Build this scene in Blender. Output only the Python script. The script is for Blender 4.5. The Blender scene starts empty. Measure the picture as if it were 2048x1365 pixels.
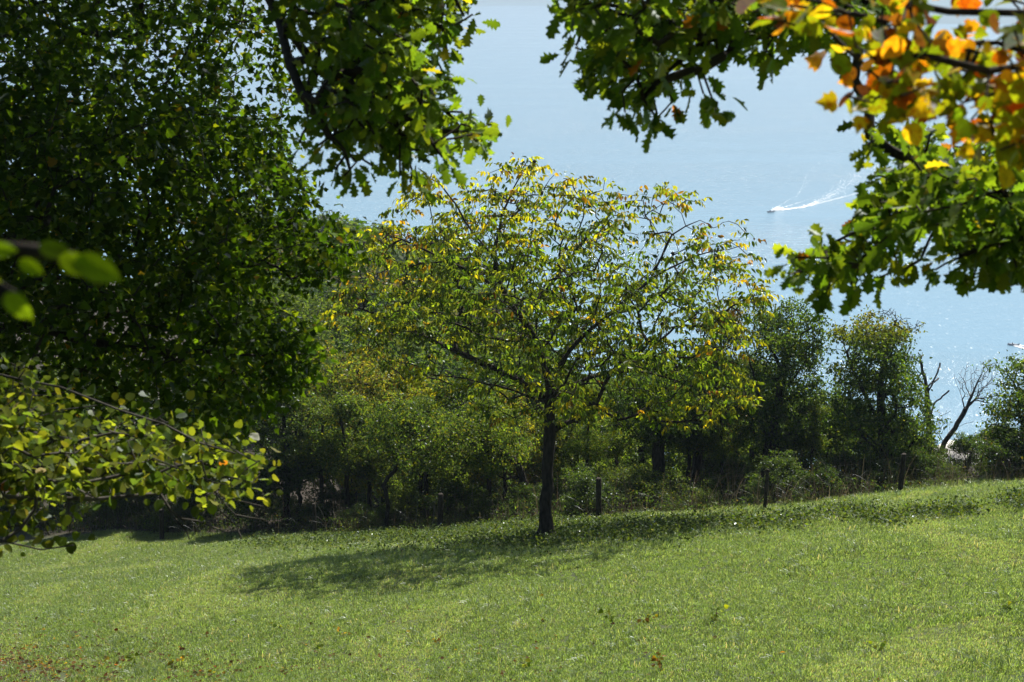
import bpy, math, random
import numpy as np
from mathutils import Vector, Matrix, Euler

# ------------------------------------------------------------------ camera, sky, sun, exposure
scene = bpy.context.scene
COL = scene.collection
PITCH = math.radians(14.6)
FPX = 50.0 / 36.0 * 2048.0            # focal length in pixels of the 2048 px wide photograph
FWD = np.array([0.0, math.cos(PITCH), -math.sin(PITCH)])
UPV = np.array([0.0, math.sin(PITCH), math.cos(PITCH)])
RGT = np.array([1.0, 0.0, 0.0])
LAKE_Z = -170.0

cam_data = bpy.data.cameras.new('camera')
cam = bpy.data.objects.new('camera', cam_data)
COL.objects.link(cam)
cam.location = (0, 0, 0)
cam.rotation_euler = (math.radians(90) - PITCH, 0, 0)
cam_data.lens = 50.0
cam_data.sensor_width = 36.0
cam_data.clip_start = 0.05
cam_data.clip_end = 30000
cam_data.dof.use_dof = True
cam_data.dof.focus_distance = 36.0
cam_data.dof.aperture_fstop = 5.0
scene.camera = cam

SUN_EL = math.radians(54)
SUN_AZ = math.radians(31)             # to the right of the view direction
world = bpy.data.worlds.new('World')
scene.world = world
world.use_nodes = True
wn = world.node_tree
for n in list(wn.nodes):
    wn.nodes.remove(n)
sky = wn.nodes.new('ShaderNodeTexSky')
sky.sky_type = 'NISHITA'
sky.sun_disc = False
sky.sun_elevation = SUN_EL
sky.sun_rotation = SUN_AZ
sky.altitude = 300
sky.air_density = 1.0
sky.dust_density = 1.2
sky.ozone_density = 1.5
bgd = wn.nodes.new('ShaderNodeBackground')
bgd.inputs['Strength'].default_value = 0.05
wout = wn.nodes.new('ShaderNodeOutputWorld')
wn.links.new(sky.outputs[0], bgd.inputs[0])
wn.links.new(bgd.outputs[0], wout.inputs[0])

sun_data = bpy.data.lights.new('sun', 'SUN')
sun_data.energy = 5.0
sun_data.angle = math.radians(0.5)
sun_data.color = (1.0, 0.95, 0.86)
sun = bpy.data.objects.new('sun', sun_data)
COL.objects.link(sun)
SDIR = Vector((math.sin(SUN_AZ) * math.cos(SUN_EL), math.cos(SUN_AZ) * math.cos(SUN_EL), math.sin(SUN_EL)))
sun.rotation_euler = (-SDIR).to_track_quat('-Z', 'Y').to_euler()

scene.view_settings.view_transform = 'Standard'
scene.view_settings.look = 'None'
scene.view_settings.exposure = 0.75
scene.view_settings.gamma = 1.0
scene.view_settings.use_curve_mapping = False
scene.render.engine = 'CYCLES'
cy = scene.cycles
cy.max_bounces = 6
cy.diffuse_bounces = 3
cy.glossy_bounces = 2
cy.transmission_bounces = 4
cy.transparent_max_bounces = 6
cy.volume_bounces = 0
cy.caustics_reflective = False
cy.caustics_refractive = False
cy.sample_clamp_indirect = 4.0
cy.use_denoising = True

# ------------------------------------------------------------------ helpers
def P(px, py, d):
    """world point seen at photograph pixel (px, py) at depth d along the view axis"""
    return d * (FWD + (px - 1024.0) / FPX * RGT + (682.5 - py) / FPX * UPV)

def proj(pts):
    d = pts @ FWD
    return 1024 + FPX * (pts @ RGT) / d, 682.5 - FPX * (pts @ UPV) / d, d

def on_lake(px, py):
    v = P(px, py, 1.0)
    return v * (LAKE_Z / v[2])

def nrm(v):
    return v / np.maximum(np.linalg.norm(v, axis=-1, keepdims=True), 1e-9)

def raw_mesh(name, V, loops, totals, col=None, smooth=False):
    me = bpy.data.meshes.new(name)
    V = np.ascontiguousarray(V, dtype=np.float32)
    loops = np.ascontiguousarray(loops, dtype=np.int32)
    totals = np.ascontiguousarray(totals, dtype=np.int32)
    me.vertices.add(len(V)); me.vertices.foreach_set('co', V.ravel())
    me.loops.add(len(loops)); me.loops.foreach_set('vertex_index', loops)
    me.polygons.add(len(totals))
    starts = np.concatenate([[0], np.cumsum(totals)[:-1]]).astype(np.int32)
    me.polygons.foreach_set('loop_start', starts)
    me.polygons.foreach_set('loop_total', totals)
    if smooth:
        me.polygons.foreach_set('use_smooth', np.ones(len(totals), dtype=bool))
    if col is not None:
        a = me.attributes.new('Col', 'FLOAT_COLOR', 'POINT')
        c = np.ones((len(V), 4), dtype=np.float32); c[:, :3] = col
        a.data.foreach_set('color', c.ravel())
    me.update(calc_edges=True)
    me.validate()
    return me

def add(name, me, mat=None, parent=None, loc=None, kind=None):
    o = bpy.data.objects.new(name, me)
    if mat is not None and me is not None and len(me.materials) == 0:
        me.materials.append(mat)
    COL.objects.link(o)
    if parent is not None:
        o.parent = parent
    if loc is not None:
        o.location = loc
    if kind:
        o['kind'] = kind
    return o

def tag(o, label=None, cat=None, group=None, kind=None):
    if label: o['label'] = label
    if cat: o['category'] = cat
    if group: o['group'] = group
    if kind: o['kind'] = kind
    return o

def thing(name, loc, label, cat, group=None):
    o = bpy.data.objects.new(name, None)
    o.empty_display_size = 0.2
    COL.objects.link(o)
    o.location = Vector(loc)
    return tag(o, label, cat, group)

def copy_tree(o, parent=None):
    c = o.copy(); COL.objects.link(c)
    if parent is not None:
        c.parent = parent
    for ch in list(o.children):
        copy_tree(ch, c)
    return c

def polys_mesh(name, V, faces, col=None, smooth=False):
    return raw_mesh(name, np.array(V, dtype=float), [i for f in faces for i in f], [len(f) for f in faces], col, smooth)

# ------------------------------------------------------------------ materials
def new_mat(name):
    m = bpy.data.materials.new(name)
    m.use_nodes = True
    nt = m.node_tree
    for n in list(nt.nodes):
        nt.nodes.remove(n)
    out = nt.nodes.new('ShaderNodeOutputMaterial')
    return m, nt, out

def leaf_mat(name, trans=0.6, tcol=(3.2, 3.0, 0.5), gloss=0.6, gain=1.0, shine=0.09, blotch=0.0):
    m, nt, out = new_mat(name)
    N = nt.nodes.new; L = nt.links.new
    at = N('ShaderNodeAttribute'); at.attribute_name = 'Col'
    oi = N('ShaderNodeObjectInfo')
    tc = N('ShaderNodeTexCoord')
    nz = N('ShaderNodeTexNoise'); nz.inputs['Scale'].default_value = 9.0; nz.inputs['Detail'].default_value = 2
    L(tc.outputs['Object'], nz.inputs['Vector'])
    mr = N('ShaderNodeMapRange'); mr.inputs['From Min'].default_value = 0.3; mr.inputs['From Max'].default_value = 0.7
    mr.inputs['To Min'].default_value = 0.8 * gain; mr.inputs['To Max'].default_value = 1.2 * gain
    L(nz.outputs['Fac'], mr.inputs['Value'])
    base = N('ShaderNodeVectorMath'); base.operation = 'SCALE'
    L(at.outputs['Color'], base.inputs[0]); L(mr.outputs[0], base.inputs['Scale'])
    if blotch:
        n2 = N('ShaderNodeTexNoise'); n2.inputs['Scale'].default_value = 3.2; n2.inputs['Detail'].default_value = 5; n2.noise_dimensions = '4D'
        L(tc.outputs['Object'], n2.inputs['Vector'])
        ml = N('ShaderNodeMath'); ml.operation = 'MULTIPLY'; ml.inputs[1].default_value = 37.0; L(oi.outputs['Random'], ml.inputs[0]); L(ml.outputs[0], n2.inputs['W'])
        rb = N('ShaderNodeValToRGB'); rb.color_ramp.elements[0].position = 0.5; rb.color_ramp.elements[0].color = (1, 1, 1, 1)
        rb.color_ramp.elements[1].position = 0.68; rb.color_ramp.elements[1].color = (0.75, 0.3, 0.25, 1)
        L(n2.outputs['Fac'], rb.inputs[0])
        bm = N('ShaderNodeVectorMath'); bm.operation = 'MULTIPLY'; L(base.outputs[0], bm.inputs[0]); L(rb.outputs[0], bm.inputs[1])
        base = bm
    tr = N('ShaderNodeVectorMath'); tr.operation = 'MULTIPLY'; tr.inputs[1].default_value = tcol
    L(base.outputs[0], tr.inputs[0])
    d = N('ShaderNodeBsdfDiffuse'); L(base.outputs[0], d.inputs['Color'])
    t = N('ShaderNodeBsdfTranslucent'); L(tr.outputs[0], t.inputs['Color'])
    mx = N('ShaderNodeMixShader'); mx.inputs[0].default_value = trans
    L(d.outputs[0], mx.inputs[1]); L(t.outputs[0], mx.inputs[2])
    g = N('ShaderNodeBsdfGlossy'); g.inputs['Roughness'].default_value = gloss
    g.inputs['Color'].default_value = (0.9, 0.95, 1.0, 1)
    fr = N('ShaderNodeFresnel'); fr.inputs['IOR'].default_value = 1.25
    mx2 = N('ShaderNodeMixShader')
    fm = N('ShaderNodeMath'); fm.operation = 'MULTIPLY'; fm.inputs[1].default_value = shine
    L(fr.outputs[0], fm.inputs[0]); L(fm.outputs[0], mx2.inputs[0]); L(mx.outputs[0], mx2.inputs[1]); L(g.outputs[0], mx2.inputs[2])
    L(mx2.outputs[0], out.inputs[0])
    return m

def bark_mat(name, c1, c2, scale=14):
    m, nt, out = new_mat(name)
    N = nt.nodes.new; L = nt.links.new
    tc = N('ShaderNodeTexCoord')
    mp = N('ShaderNodeMapping'); mp.inputs['Scale'].default_value = (1, 1, 0.25)
    L(tc.outputs['Object'], mp.inputs[0])
    nz = N('ShaderNodeTexNoise'); nz.inputs['Scale'].default_value = scale; nz.inputs['Detail'].default_value = 5
    L(mp.outputs[0], nz.inputs['Vector'])
    rp = N('ShaderNodeValToRGB')
    rp.color_ramp.elements[0].position = 0.35; rp.color_ramp.elements[0].color = (*c1, 1)
    rp.color_ramp.elements[1].position = 0.68; rp.color_ramp.elements[1].color = (*c2, 1)
    L(nz.outputs['Fac'], rp.inputs[0])
    b = N('ShaderNodeBsdfPrincipled'); b.inputs['Roughness'].default_value = 0.9; b.inputs['Specular IOR Level'].default_value = 0.15
    L(rp.outputs[0], b.inputs['Base Color'])
    bp = N('ShaderNodeBump'); bp.inputs['Strength'].default_value = 0.8; bp.inputs['Distance'].default_value = 0.02
    L(nz.outputs['Fac'], bp.inputs['Height']); L(bp.outputs[0], b.inputs['Normal'])
    L(b.outputs[0], out.inputs[0])
    return m

def plain_mat(name, c, rough=0.6, noise=0.25, scale=6.0):
    m, nt, out = new_mat(name)
    N = nt.nodes.new; L = nt.links.new
    nz = N('ShaderNodeTexNoise'); nz.inputs['Scale'].default_value = scale; nz.inputs['Detail'].default_value = 4
    tc = N('ShaderNodeTexCoord'); L(tc.outputs['Object'], nz.inputs['Vector'])
    rp = N('ShaderNodeValToRGB')
    rp.color_ramp.elements[0].position = 0.3; rp.color_ramp.elements[0].color = (*[x * (1 - noise) for x in c], 1)
    rp.color_ramp.elements[1].position = 0.7; rp.color_ramp.elements[1].color = (*[min(1, x * (1 + noise)) for x in c], 1)
    L(nz.outputs['Fac'], rp.inputs[0])
    b = N('ShaderNodeBsdfPrincipled'); b.inputs['Roughness'].default_value = rough
    L(rp.outputs[0], b.inputs['Base Color']); L(b.outputs[0], out.inputs[0])
    return m

M_LEAF = leaf_mat('broad_leaf')
M_LEAF_LIME = leaf_mat('lime_leaf', trans=0.55, tcol=(2.5, 2.4, 0.6), gloss=0.65, shine=0.06)
M_LEAF_SHADE = leaf_mat('shade_dark_maple_leaf', trans=0.5, tcol=(4.4, 4.4, 0.5), gloss=0.6, shine=0.05)  # for the left maple, whose dark leaf colours paint in its shade
M_STRAW = leaf_mat('dry_straw', trans=0.35, tcol=(1.4, 1.3, 1.0), gloss=0.5, shine=0.2)
M_LEAF_WALNUT = leaf_mat('walnut_leaf', trans=0.6, tcol=(3.0, 2.8, 0.5), gloss=0.42)
M_LEAF_FAR = leaf_mat('woodland_leaf', trans=0.52, tcol=(2.3, 2.35, 0.55), gloss=0.55, shine=0.1)
M_LEAF_FRESH = leaf_mat('fresh_leaf', trans=0.68, tcol=(2.2, 2.1, 0.4), gloss=0.6, shine=0.1)
M_LEAF_AUTUMN = leaf_mat('autumn_leaf', blotch=1.0, trans=0.68, tcol=(2.2, 2.1, 0.4), gloss=0.6, shine=0.12)
M_GRASS = leaf_mat('grass_blade', trans=0.5, tcol=(2.3, 2.5, 1.2), gloss=0.42, shine=0.22)
M_BARK = bark_mat('dark_bark', (0.016, 0.013, 0.010), (0.055, 0.047, 0.036))
M_BARK_GREY = bark_mat('grey_bark', (0.04, 0.036, 0.03), (0.12, 0.11, 0.095))
M_DEADWOOD = bark_mat('bleached_dead_wood', (0.05, 0.045, 0.042), (0.16, 0.15, 0.14))
M_POST = bark_mat('weathered_post', (0.018, 0.015, 0.012), (0.07, 0.06, 0.05), 20)
M_WIRE = plain_mat('rusty_wire', (0.06, 0.05, 0.045), 0.8)

# ------------------------------------------------------------------ terrain
_py = np.array([-30, -10, 0, 5, 10, 15, 19, 26, 33, 38, 46, 52, 60, 1000], dtype=float)
_pz = np.array([6, 1.2, -1.7, -4.2, -6.95, -9.05, -10.2, -11.98, -13.74, -15.68, -18.2, -20.2, -22.9, -22.9 - 940 * 0.27])
_gy = np.linspace(-30, 1000, 10301)
_gz = np.interp(_gy, _py, _pz)
_k = np.exp(-0.5 * (np.arange(-40, 41) / 16.0) ** 2); _k /= _k.sum()
_gz = np.convolve(np.pad(_gz, 40, mode='edge'), _k, mode='valid')

def sstep(a, b, x):
    t = np.clip((x - a) / (b - a), 0, 1)
    return t * t * (3 - 2 * t)

def ground_z(X, Y):
    X = np.asarray(X, dtype=float); Y = np.asarray(Y, dtype=float)
    z = np.interp(Y, _gy, _gz)
    z = z + 0.108 * np.clip(X, -45, 45) * sstep(0, 18, Y)
    u = X / np.maximum(Y, 5.0)
    left = 1 - sstep(-0.17, -0.05, u)
    slope = 0.62 * (1 - left) + 0.15 * left - 0.27
    z = z - slope * np.maximum(Y - 47, 0)
    z = z - 0.5 * np.maximum(Y - 270, 0) * left
    z = z + 0.05 * np.sin(X * 0.7 + 1.3 * np.sin(Y * 0.31)) + 0.04 * np.sin(Y * 1.1 + X * 0.4) + 0.02 * np.sin(X * 2.3 + Y * 1.7)
    return np.maximum(z, LAKE_Z - 3.0)

def make_ground():
    ys = np.concatenate([np.arange(-14, 14, 1.0), np.arange(14, 52, 0.3), np.arange(52, 90, 1.5), np.arange(90, 300, 6.0), np.arange(300, 620, 16.0)])
    xs = np.concatenate([np.arange(-260, -60, 14.0), np.arange(-60, -26, 2.0), np.arange(-26, 26, 0.4), np.arange(26, 60, 2.0), np.arange(60, 275, 14.0)])
    X, Y = np.meshgrid(xs, ys)
    Z = ground_z(X, Y)
    V = np.stack([X, Y, Z], -1).reshape(-1, 3)
    nx, ny = len(xs), len(ys)
    i = (np.arange(ny - 1)[:, None] * nx + np.arange(nx - 1)[None, :]).ravel()
    F = np.stack([i, i + 1, i + nx + 1, i + nx], -1)
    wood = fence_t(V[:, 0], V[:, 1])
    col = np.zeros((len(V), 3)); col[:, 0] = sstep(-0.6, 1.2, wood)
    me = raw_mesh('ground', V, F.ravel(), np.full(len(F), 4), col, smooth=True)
    m, nt, out = new_mat('meadow_soil')
    N = nt.nodes.new; L = nt.links.new
    tc = N('ShaderNodeTexCoord')
    n1 = N('ShaderNodeTexNoise'); n1.inputs['Scale'].default_value = 1.2; n1.inputs['Detail'].default_value = 8
    n2 = N('ShaderNodeTexNoise'); n2.inputs['Scale'].default_value = 30; n2.inputs['Detail'].default_value = 4
    L(tc.outputs['Object'], n1.inputs['Vector']); L(tc.outputs['Object'], n2.inputs['Vector'])
    r1 = N('ShaderNodeValToRGB')
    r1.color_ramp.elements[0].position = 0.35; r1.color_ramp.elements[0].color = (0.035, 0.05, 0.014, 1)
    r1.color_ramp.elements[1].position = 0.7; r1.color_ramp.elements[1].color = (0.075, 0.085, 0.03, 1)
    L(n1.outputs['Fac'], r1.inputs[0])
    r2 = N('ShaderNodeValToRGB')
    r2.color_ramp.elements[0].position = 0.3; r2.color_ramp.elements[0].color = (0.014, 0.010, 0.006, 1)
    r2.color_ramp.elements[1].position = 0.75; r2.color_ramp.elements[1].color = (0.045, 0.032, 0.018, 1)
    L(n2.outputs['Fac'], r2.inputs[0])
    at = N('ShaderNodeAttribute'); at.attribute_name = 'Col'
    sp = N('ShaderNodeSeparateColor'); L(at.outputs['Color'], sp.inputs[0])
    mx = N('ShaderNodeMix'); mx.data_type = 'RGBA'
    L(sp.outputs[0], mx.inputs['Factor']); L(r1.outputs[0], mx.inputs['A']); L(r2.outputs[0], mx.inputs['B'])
    b = N('ShaderNodeBsdfPrincipled'); b.inputs['Roughness'].default_value = 0.95
    L(mx.outputs['Result'], b.inputs['Base Color'])
    bp = N('ShaderNodeBump'); bp.inputs['Strength'].default_value = 0.6; bp.inputs['Distance'].default_value = 0.03
    L(n2.outputs['Fac'], bp.inputs['Height']); L(bp.outputs[0], b.inputs['Normal'])
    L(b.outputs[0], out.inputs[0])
    tag(add('ground', me, m, kind='structure'), 'sloping green meadow falling away to the wooded bank')

# fence line: posts seen at these pixels (base x, base y, depth Y)
POSTS_PX = [(-420, 62.0), (-60, 55.0), (322, 49.6), (630, 46.0), (880, 43.0), (1197, 39.8), (1528, 38.2), (1795, 38.6), (2110, 39.0), (2420, 39.6)]
POSTS = []
for _px, _Y in POSTS_PX:
    d = _Y / (FWD[1] - 0.13 * UPV[1])
    POSTS.append(((_px - 1024) / FPX * d, _Y))
_fx = np.array([p[0] for p in POSTS]); _fy = np.array([p[1] for p in POSTS])

def fence_y(X):
    return np.interp(X, _fx, _fy)

def fence_t(X, Y):
    """metres beyond the fence line"""
    return Y - fence_y(X)

make_ground()

# ------------------------------------------------------------------ lake
def make_lake():
    V = np.array([[-4200, 60, LAKE_Z], [4200, 60, LAKE_Z], [4200, 9400, LAKE_Z], [-4200, 9400, LAKE_Z]], dtype=float)
    me = raw_mesh('lake', V, [0, 1, 2, 3], [4])
    m, nt, out = new_mat('lake_water')
    N = nt.nodes.new; L = nt.links.new
    tc = N('ShaderNodeTexCoord')
    def noise(scale, sx, sy, detail=2, rough=0.5, rot=0.0):
        mp = N('ShaderNodeMapping'); mp.inputs['Scale'].default_value = (sx, sy, 1); mp.inputs['Rotation'].default_value = (0, 0, rot)
        L(tc.outputs['Object'], mp.inputs[0])
        n = N('ShaderNodeTexNoise'); n.inputs['Scale'].default_value = scale; n.inputs['Detail'].default_value = detail
        n.inputs['Roughness'].default_value = rough
        L(mp.outputs[0], n.inputs['Vector'])
        return n
    wave = noise(0.8, 1.0, 0.5, 4, 0.65, 0.35)
    chop = noise(0.16, 0.5, 1.2, 2, 0.5, -0.2)
    streak = noise(0.0011, 1.0, 7.0, 5, 0.55, 0.12)
    rip = N('ShaderNodeMapRange'); rip.inputs['From Min'].default_value = 0.38; rip.inputs['From Max'].default_value = 0.6
    rip.inputs['To Min'].default_value = 0.2; rip.inputs['To Max'].default_value = 1.0
    L(streak.outputs['Fac'], rip.inputs['Value'])
    ad = N('ShaderNodeMath'); ad.operation = 'MULTIPLY_ADD'; ad.inputs[1].default_value = 1.6
    L(chop.outputs['Fac'], ad.inputs[0]); L(wave.outputs['Fac'], ad.inputs[2])
    bp = N('ShaderNodeBump'); bp.inputs['Distance'].default_value = 1.1
    L(rip.outputs[0], bp.inputs['Strength']); L(ad.outputs[0], bp.inputs['Height'])
    b = N('ShaderNodeBsdfPrincipled')
    b.inputs['Base Color'].default_value = (0.185, 0.32, 0.425, 1)
    b.inputs['Roughness'].default_value = 0.14
    b.inputs['IOR'].default_value = 1.333
    L(bp.outputs[0], b.inputs['Normal'])
    # steep little wave facets that catch the sun
    mp = N('ShaderNodeMapping'); mp.inputs['Scale'].default_value = (1.7, 0.6, 1); mp.inputs['Rotation'].default_value = (0, 0, 0.1)
    L(tc.outputs['Object'], mp.inputs[0])
    vo = N('ShaderNodeTexVoronoi'); vo.inputs['Scale'].default_value = 1.0; vo.voronoi_dimensions = '2D'
    L(mp.outputs[0], vo.inputs['Vector'])
    def centred(vec, k):
        s1 = N('ShaderNodeVectorMath'); s1.operation = 'SUBTRACT'; s1.inputs[1].default_value = (0.5, 0.5, 0.5); L(vec, s1.inputs[0])
        s2 = N('ShaderNodeVectorMath'); s2.operation = 'MULTIPLY'; s2.inputs[1].default_value = (k, k, 0); L(s1.outputs[0], s2.inputs[0])
        return s2.outputs[0]
    vo2 = N('ShaderNodeTexVoronoi'); vo2.inputs['Scale'].default_value = 0.37; vo2.voronoi_dimensions = '2D'
    L(mp.outputs[0], vo2.inputs['Vector'])
    a1 = N('ShaderNodeVectorMath'); L(centred(vo.outputs['Color'], 1.15), a1.inputs[0]); L(centred(vo2.outputs['Color'], 0.45), a1.inputs[1])
    a2 = N('ShaderNodeVectorMath'); a2.inputs[1].default_value = (0, 0, 1); L(a1.outputs[0], a2.inputs[0])
    nz_ = N('ShaderNodeVectorMath'); nz_.operation = 'NORMALIZE'; L(a2.outputs[0], nz_.inputs[0])
    gl = N('ShaderNodeBsdfGlossy'); gl.inputs['Roughness'].default_value = 0.24
    gm = N('ShaderNodeVectorMath'); gm.operation = 'SCALE'; gm.inputs[0].default_value = (0.011, 0.011, 0.011)
    L(rip.outputs[0], gm.inputs['Scale']); L(gm.outputs[0], gl.inputs['Color']); L(nz_.outputs[0], gl.inputs['Normal'])
    ads = N('ShaderNodeAddShader'); L(b.outputs[0], ads.inputs[0]); L(gl.outputs[0], ads.inputs[1])
    L(ads.outputs[0], out.inputs[0])
    tag(add('lake', me, m, kind='structure'), 'pale blue lake glittering far below the wooded bank')

make_lake()

def make_far_shore():
    rng = np.random.default_rng(5)
    n = 90
    xs = np.linspace(-3900, 3900, n)
    foot = np.interp(xs, [-3900, -900, 0, 500, 1300, 3900], [6300, 6900, 7300, 6800, 4900, 4500])
    foot = foot + 120 * np.sin(xs / 370) + 60 * np.sin(xs / 130 + 1)
    rows = []
    for k, (dy, hz) in enumerate([(0, -1.0), (40, 3), (200, 30), (500, 80), (900, 118), (1500, 128), (2000, 120)]):
        h = hz * (0.75 + 0.25 * np.sin(xs / 600 + k * 0.4)) + (rng.normal(0, 5, n) if k > 1 else 0)
        rows.append(np.stack([xs, foot + dy, LAKE_Z + h], -1))
    V = np.concatenate(rows)
    i = (np.arange(len(rows) - 1)[:, None] * n + np.arange(n - 1)[None, :]).ravel()
    F = np.stack([i, i + 1, i + n + 1, i + n], -1)
    me = raw_mesh('far_shore', V, F.ravel(), np.full(len(F), 4), None, True)
    tag(add('far_shore_hills', me, plain_mat('far_woodland', (0.05, 0.08, 0.045), 0.95, 0.4, 0.02), kind='structure'), 'hazy blue wooded hills on the far shore of the lake')

make_far_shore()

# air over the lake
def make_haze():
    x0, x1, y0, y1, z0, z1 = -4300, 4300, -40, 9700, LAKE_Z - 5, 12
    V = [(x, y, z) for z in (z0, z1) for y in (y0, y1) for x in (x0, x1)]
    F = [(0, 2, 3, 1), (4, 5, 7, 6), (0, 1, 5, 4), (2, 6, 7, 3), (0, 4, 6, 2), (1, 3, 7, 5)]
    me = polys_mesh('haze', V, F)
    m, nt, out = new_mat('thin_haze')
    v = nt.nodes.new('ShaderNodeVolumePrincipled')
    v.inputs['Color'].default_value = (0.62, 0.80, 1.0, 1)
    v.inputs['Density'].default_value = 0.00022
    v.inputs['Anisotropy'].default_value = 0.3
    nt.links.new(v.outputs[0], out.inputs['Volume'])
    tag(add('haze', me, m, kind='stuff'), 'thin bluish haze hanging over the lake')
HAZE = True
if HAZE:
    make_haze()

# ------------------------------------------------------------------ branch growth
def smooth_poly(pts, seg):
    """Catmull-Rom through the points, resampled about every seg metres"""
    pts = np.array(pts, dtype=float)
    if len(pts) < 2:
        return pts
    p = np.vstack([2 * pts[0] - pts[1], pts, 2 * pts[-1] - pts[-2]])
    out = [pts[0]]
    for i in range(1, len(p) - 2):
        a, b, c, d = p[i - 1], p[i], p[i + 1], p[i + 2]
        n = max(1, int(np.linalg.norm(c - b) / seg))
        for k in range(1, n + 1):
            t = k / n
            out.append(0.5 * (2 * b + (c - a) * t + (2 * a - 5 * b + 4 * c - d) * t * t + (3 * b - a - 3 * c + d) * t ** 3))
    return np.array(out)

class Skeleton:
    def __init__(self, seed):
        self.rng = np.random.default_rng(seed)
        self.pos = []; self.par = []; self.grp = []; self.path = []; self.tip = []
    def _push(self, p, par, grp, tip=False):
        self.pos.append(np.array(p, dtype=float)); self.par.append(par); self.grp.append(grp); self.tip.append(tip)
        self.path.append(0.0 if par < 0 else self.path[par] + np.linalg.norm(self.pos[-1] - self.pos[par]))
        return len(self.pos) - 1
    def limb(self, pts, grp, seg=0.3, jit=0.02):
        q = smooth_poly(pts, seg)
        q[1:] += self.rng.normal(0, jit, q[1:].shape)
        if not self.pos:
            last = self._push(q[0], -1, grp)
        else:
            A = np.array(self.pos)
            last = int(np.argmin(np.linalg.norm(A - q[0], axis=1)))
        for r in q[1:]:
            last = self._push(r, last, grp)
        return last
    def grow(self, attr, bf=0.3, seg=0.3, wig=0.06, sag=0.0):
        attr = np.array(attr, dtype=float); n = len(attr)
        A = np.array(self.pos); pl = np.array(self.path)
        best = np.full(n, 1e9); bp = np.zeros(n, dtype=int)
        for j in range(len(A)):
            c = np.linalg.norm(attr - A[j], axis=1) + bf * pl[j]
            m = c < best; best[m] = c[m]; bp[m] = j
        alive = np.ones(n, dtype=bool)
        for _ in range(n):
            i = int(np.argmin(np.where(alive, best, 1e9)))
            alive[i] = False
            p0 = self.pos[bp[i]]; p1 = attr[i]; last = int(bp[i])
            L = np.linalg.norm(p1 - p0); k = int(L / seg)
            new = []
            for q in range(1, k + 1):
                t = q / (k + 1)
                r = p0 + (p1 - p0) * t + self.rng.normal(0, wig * min(L, 1.5), 3) * math.sin(t * math.pi)
                r[2] += sag * L * math.sin(t * math.pi)
                last = self._push(r, last, -1); new.append(last)
            last = self._push(p1, last, -1, True); new.append(last)
            for j in new:
                c = np.linalg.norm(attr - self.pos[j], axis=1) + bf * self.path[j]
                m = alive & (c < best); best[m] = c[m]; bp[m] = j
    def finish(self, r_root, p=2.25, rmin=0.004, limb_r=None):
        n = len(self.pos); w = np.zeros(n)
        ch = np.zeros(n, dtype=int)
        for i in range(n - 1, -1, -1):
            if ch[i] == 0: w[i] += 1.0
            if self.par[i] >= 0:
                w[self.par[i]] += w[i]; ch[self.par[i]] += 1
        self.w = w
        r = w ** (1 / p); r = r / r[0] * r_root
        self.r = np.maximum(r, rmin)
        if limb_r is not None:
            g_ = np.array(self.grp); self.r[g_ != 0] = np.minimum(self.r[g_ != 0], limb_r)
        self.P = np.array(self.pos); self.par = np.array(self.par); self.grp = np.array(self.grp); self.tip = np.array(self.tip)
        d = np.zeros((n, 3)); ok = self.par >= 0
        d[ok] = self.P[ok] - self.P[self.par[ok]]
        d[~ok] = (0, 0, 1)
        self.dir = nrm(d)
        best = {}
        self.main = np.zeros(n, dtype=bool)
        for i in range(n):
            q = self.par[i]
            if q >= 0 and (q not in best or w[i] > w[best[q]]):
                best[q] = i
        for q, i in best.items():
            self.main[i] = True
        self.tan = self.dir.copy()
        for q, i in best.items():
            self.tan[q] = self.dir[q] + self.dir[i]
        self.tan = nrm(self.tan)

def tube_mesh(name, sk, idx, origin, k):
    """frustums for the edges (parent -> node) listed in idx"""
    idx = np.asarray(idx); idx = idx[sk.par[idx] >= 0]
    q = sk.par[idx]; main = sk.main[idx]
    t0 = np.where(main[:, None], sk.tan[q], sk.dir[idx]); t1 = sk.tan[idx]
    r0 = np.where(main, sk.r[q], np.minimum(sk.r[q], sk.r[idx] * 1.25)); r1 = sk.r[idx]
    ang = np.arange(k) * 2 * math.pi / k
    def ring(c, t, r):
        ref = np.tile([0.31, 0.87, 0.12], (len(t), 1)); par = np.abs((nrm(ref) * t).sum(1)) > 0.93
        ref[par] = (0.9, -0.1, 0.4)
        a = nrm(np.cross(t, ref)); b = np.cross(t, a)
        return c[:, None, :] + r[:, None, None] * (np.cos(ang)[None, :, None] * a[:, None, :] + np.sin(ang)[None, :, None] * b[:, None, :])
    V = np.concatenate([ring(sk.P[q], t0, r0), ring(sk.P[idx], t1, r1)], 1).reshape(-1, 3) - origin
    b = (np.arange(len(idx)) * 2 * k)[:, None]
    j = np.arange(k); jn = (j + 1) % k
    F = np.stack([b + j, b + jn, b + k + jn, b + k + j], -1).reshape(-1, 4)
    return raw_mesh(name, V, F.ravel(), np.full(len(F), 4), None, True)

# ------------------------------------------------------------------ leaf shapes (base at 0, tip at +Y, unit length)
def leaf_from_halves(half, droop=0.18, fold=0.22, wob=0.0, seed=0):
    """half = outline points (x>=0) from base to tip, without the midrib ends"""
    r = np.random.default_rng(seed)
    n = len(half)
    V = [(0, 0, 0), (0, 0.5, 0), (0, 1.0, 0)]
    for s in (1, -1):
        for (x, y) in half:
            V.append((s * x, y + (r.normal(0, wob) if wob else 0), 0))
    V = np.array(V, dtype=float)
    V[:, 2] = np.abs(V[:, 0]) * fold - droop * V[:, 1] ** 2 + (r.normal(0, 0.03, len(V)) if wob else 0)
    right = [0] + [3 + i for i in range(n)] + [2, 1]
    left = [0, 1, 2] + [3 + n + i for i in range(n - 1, -1, -1)]
    return V, [right, left]

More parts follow.
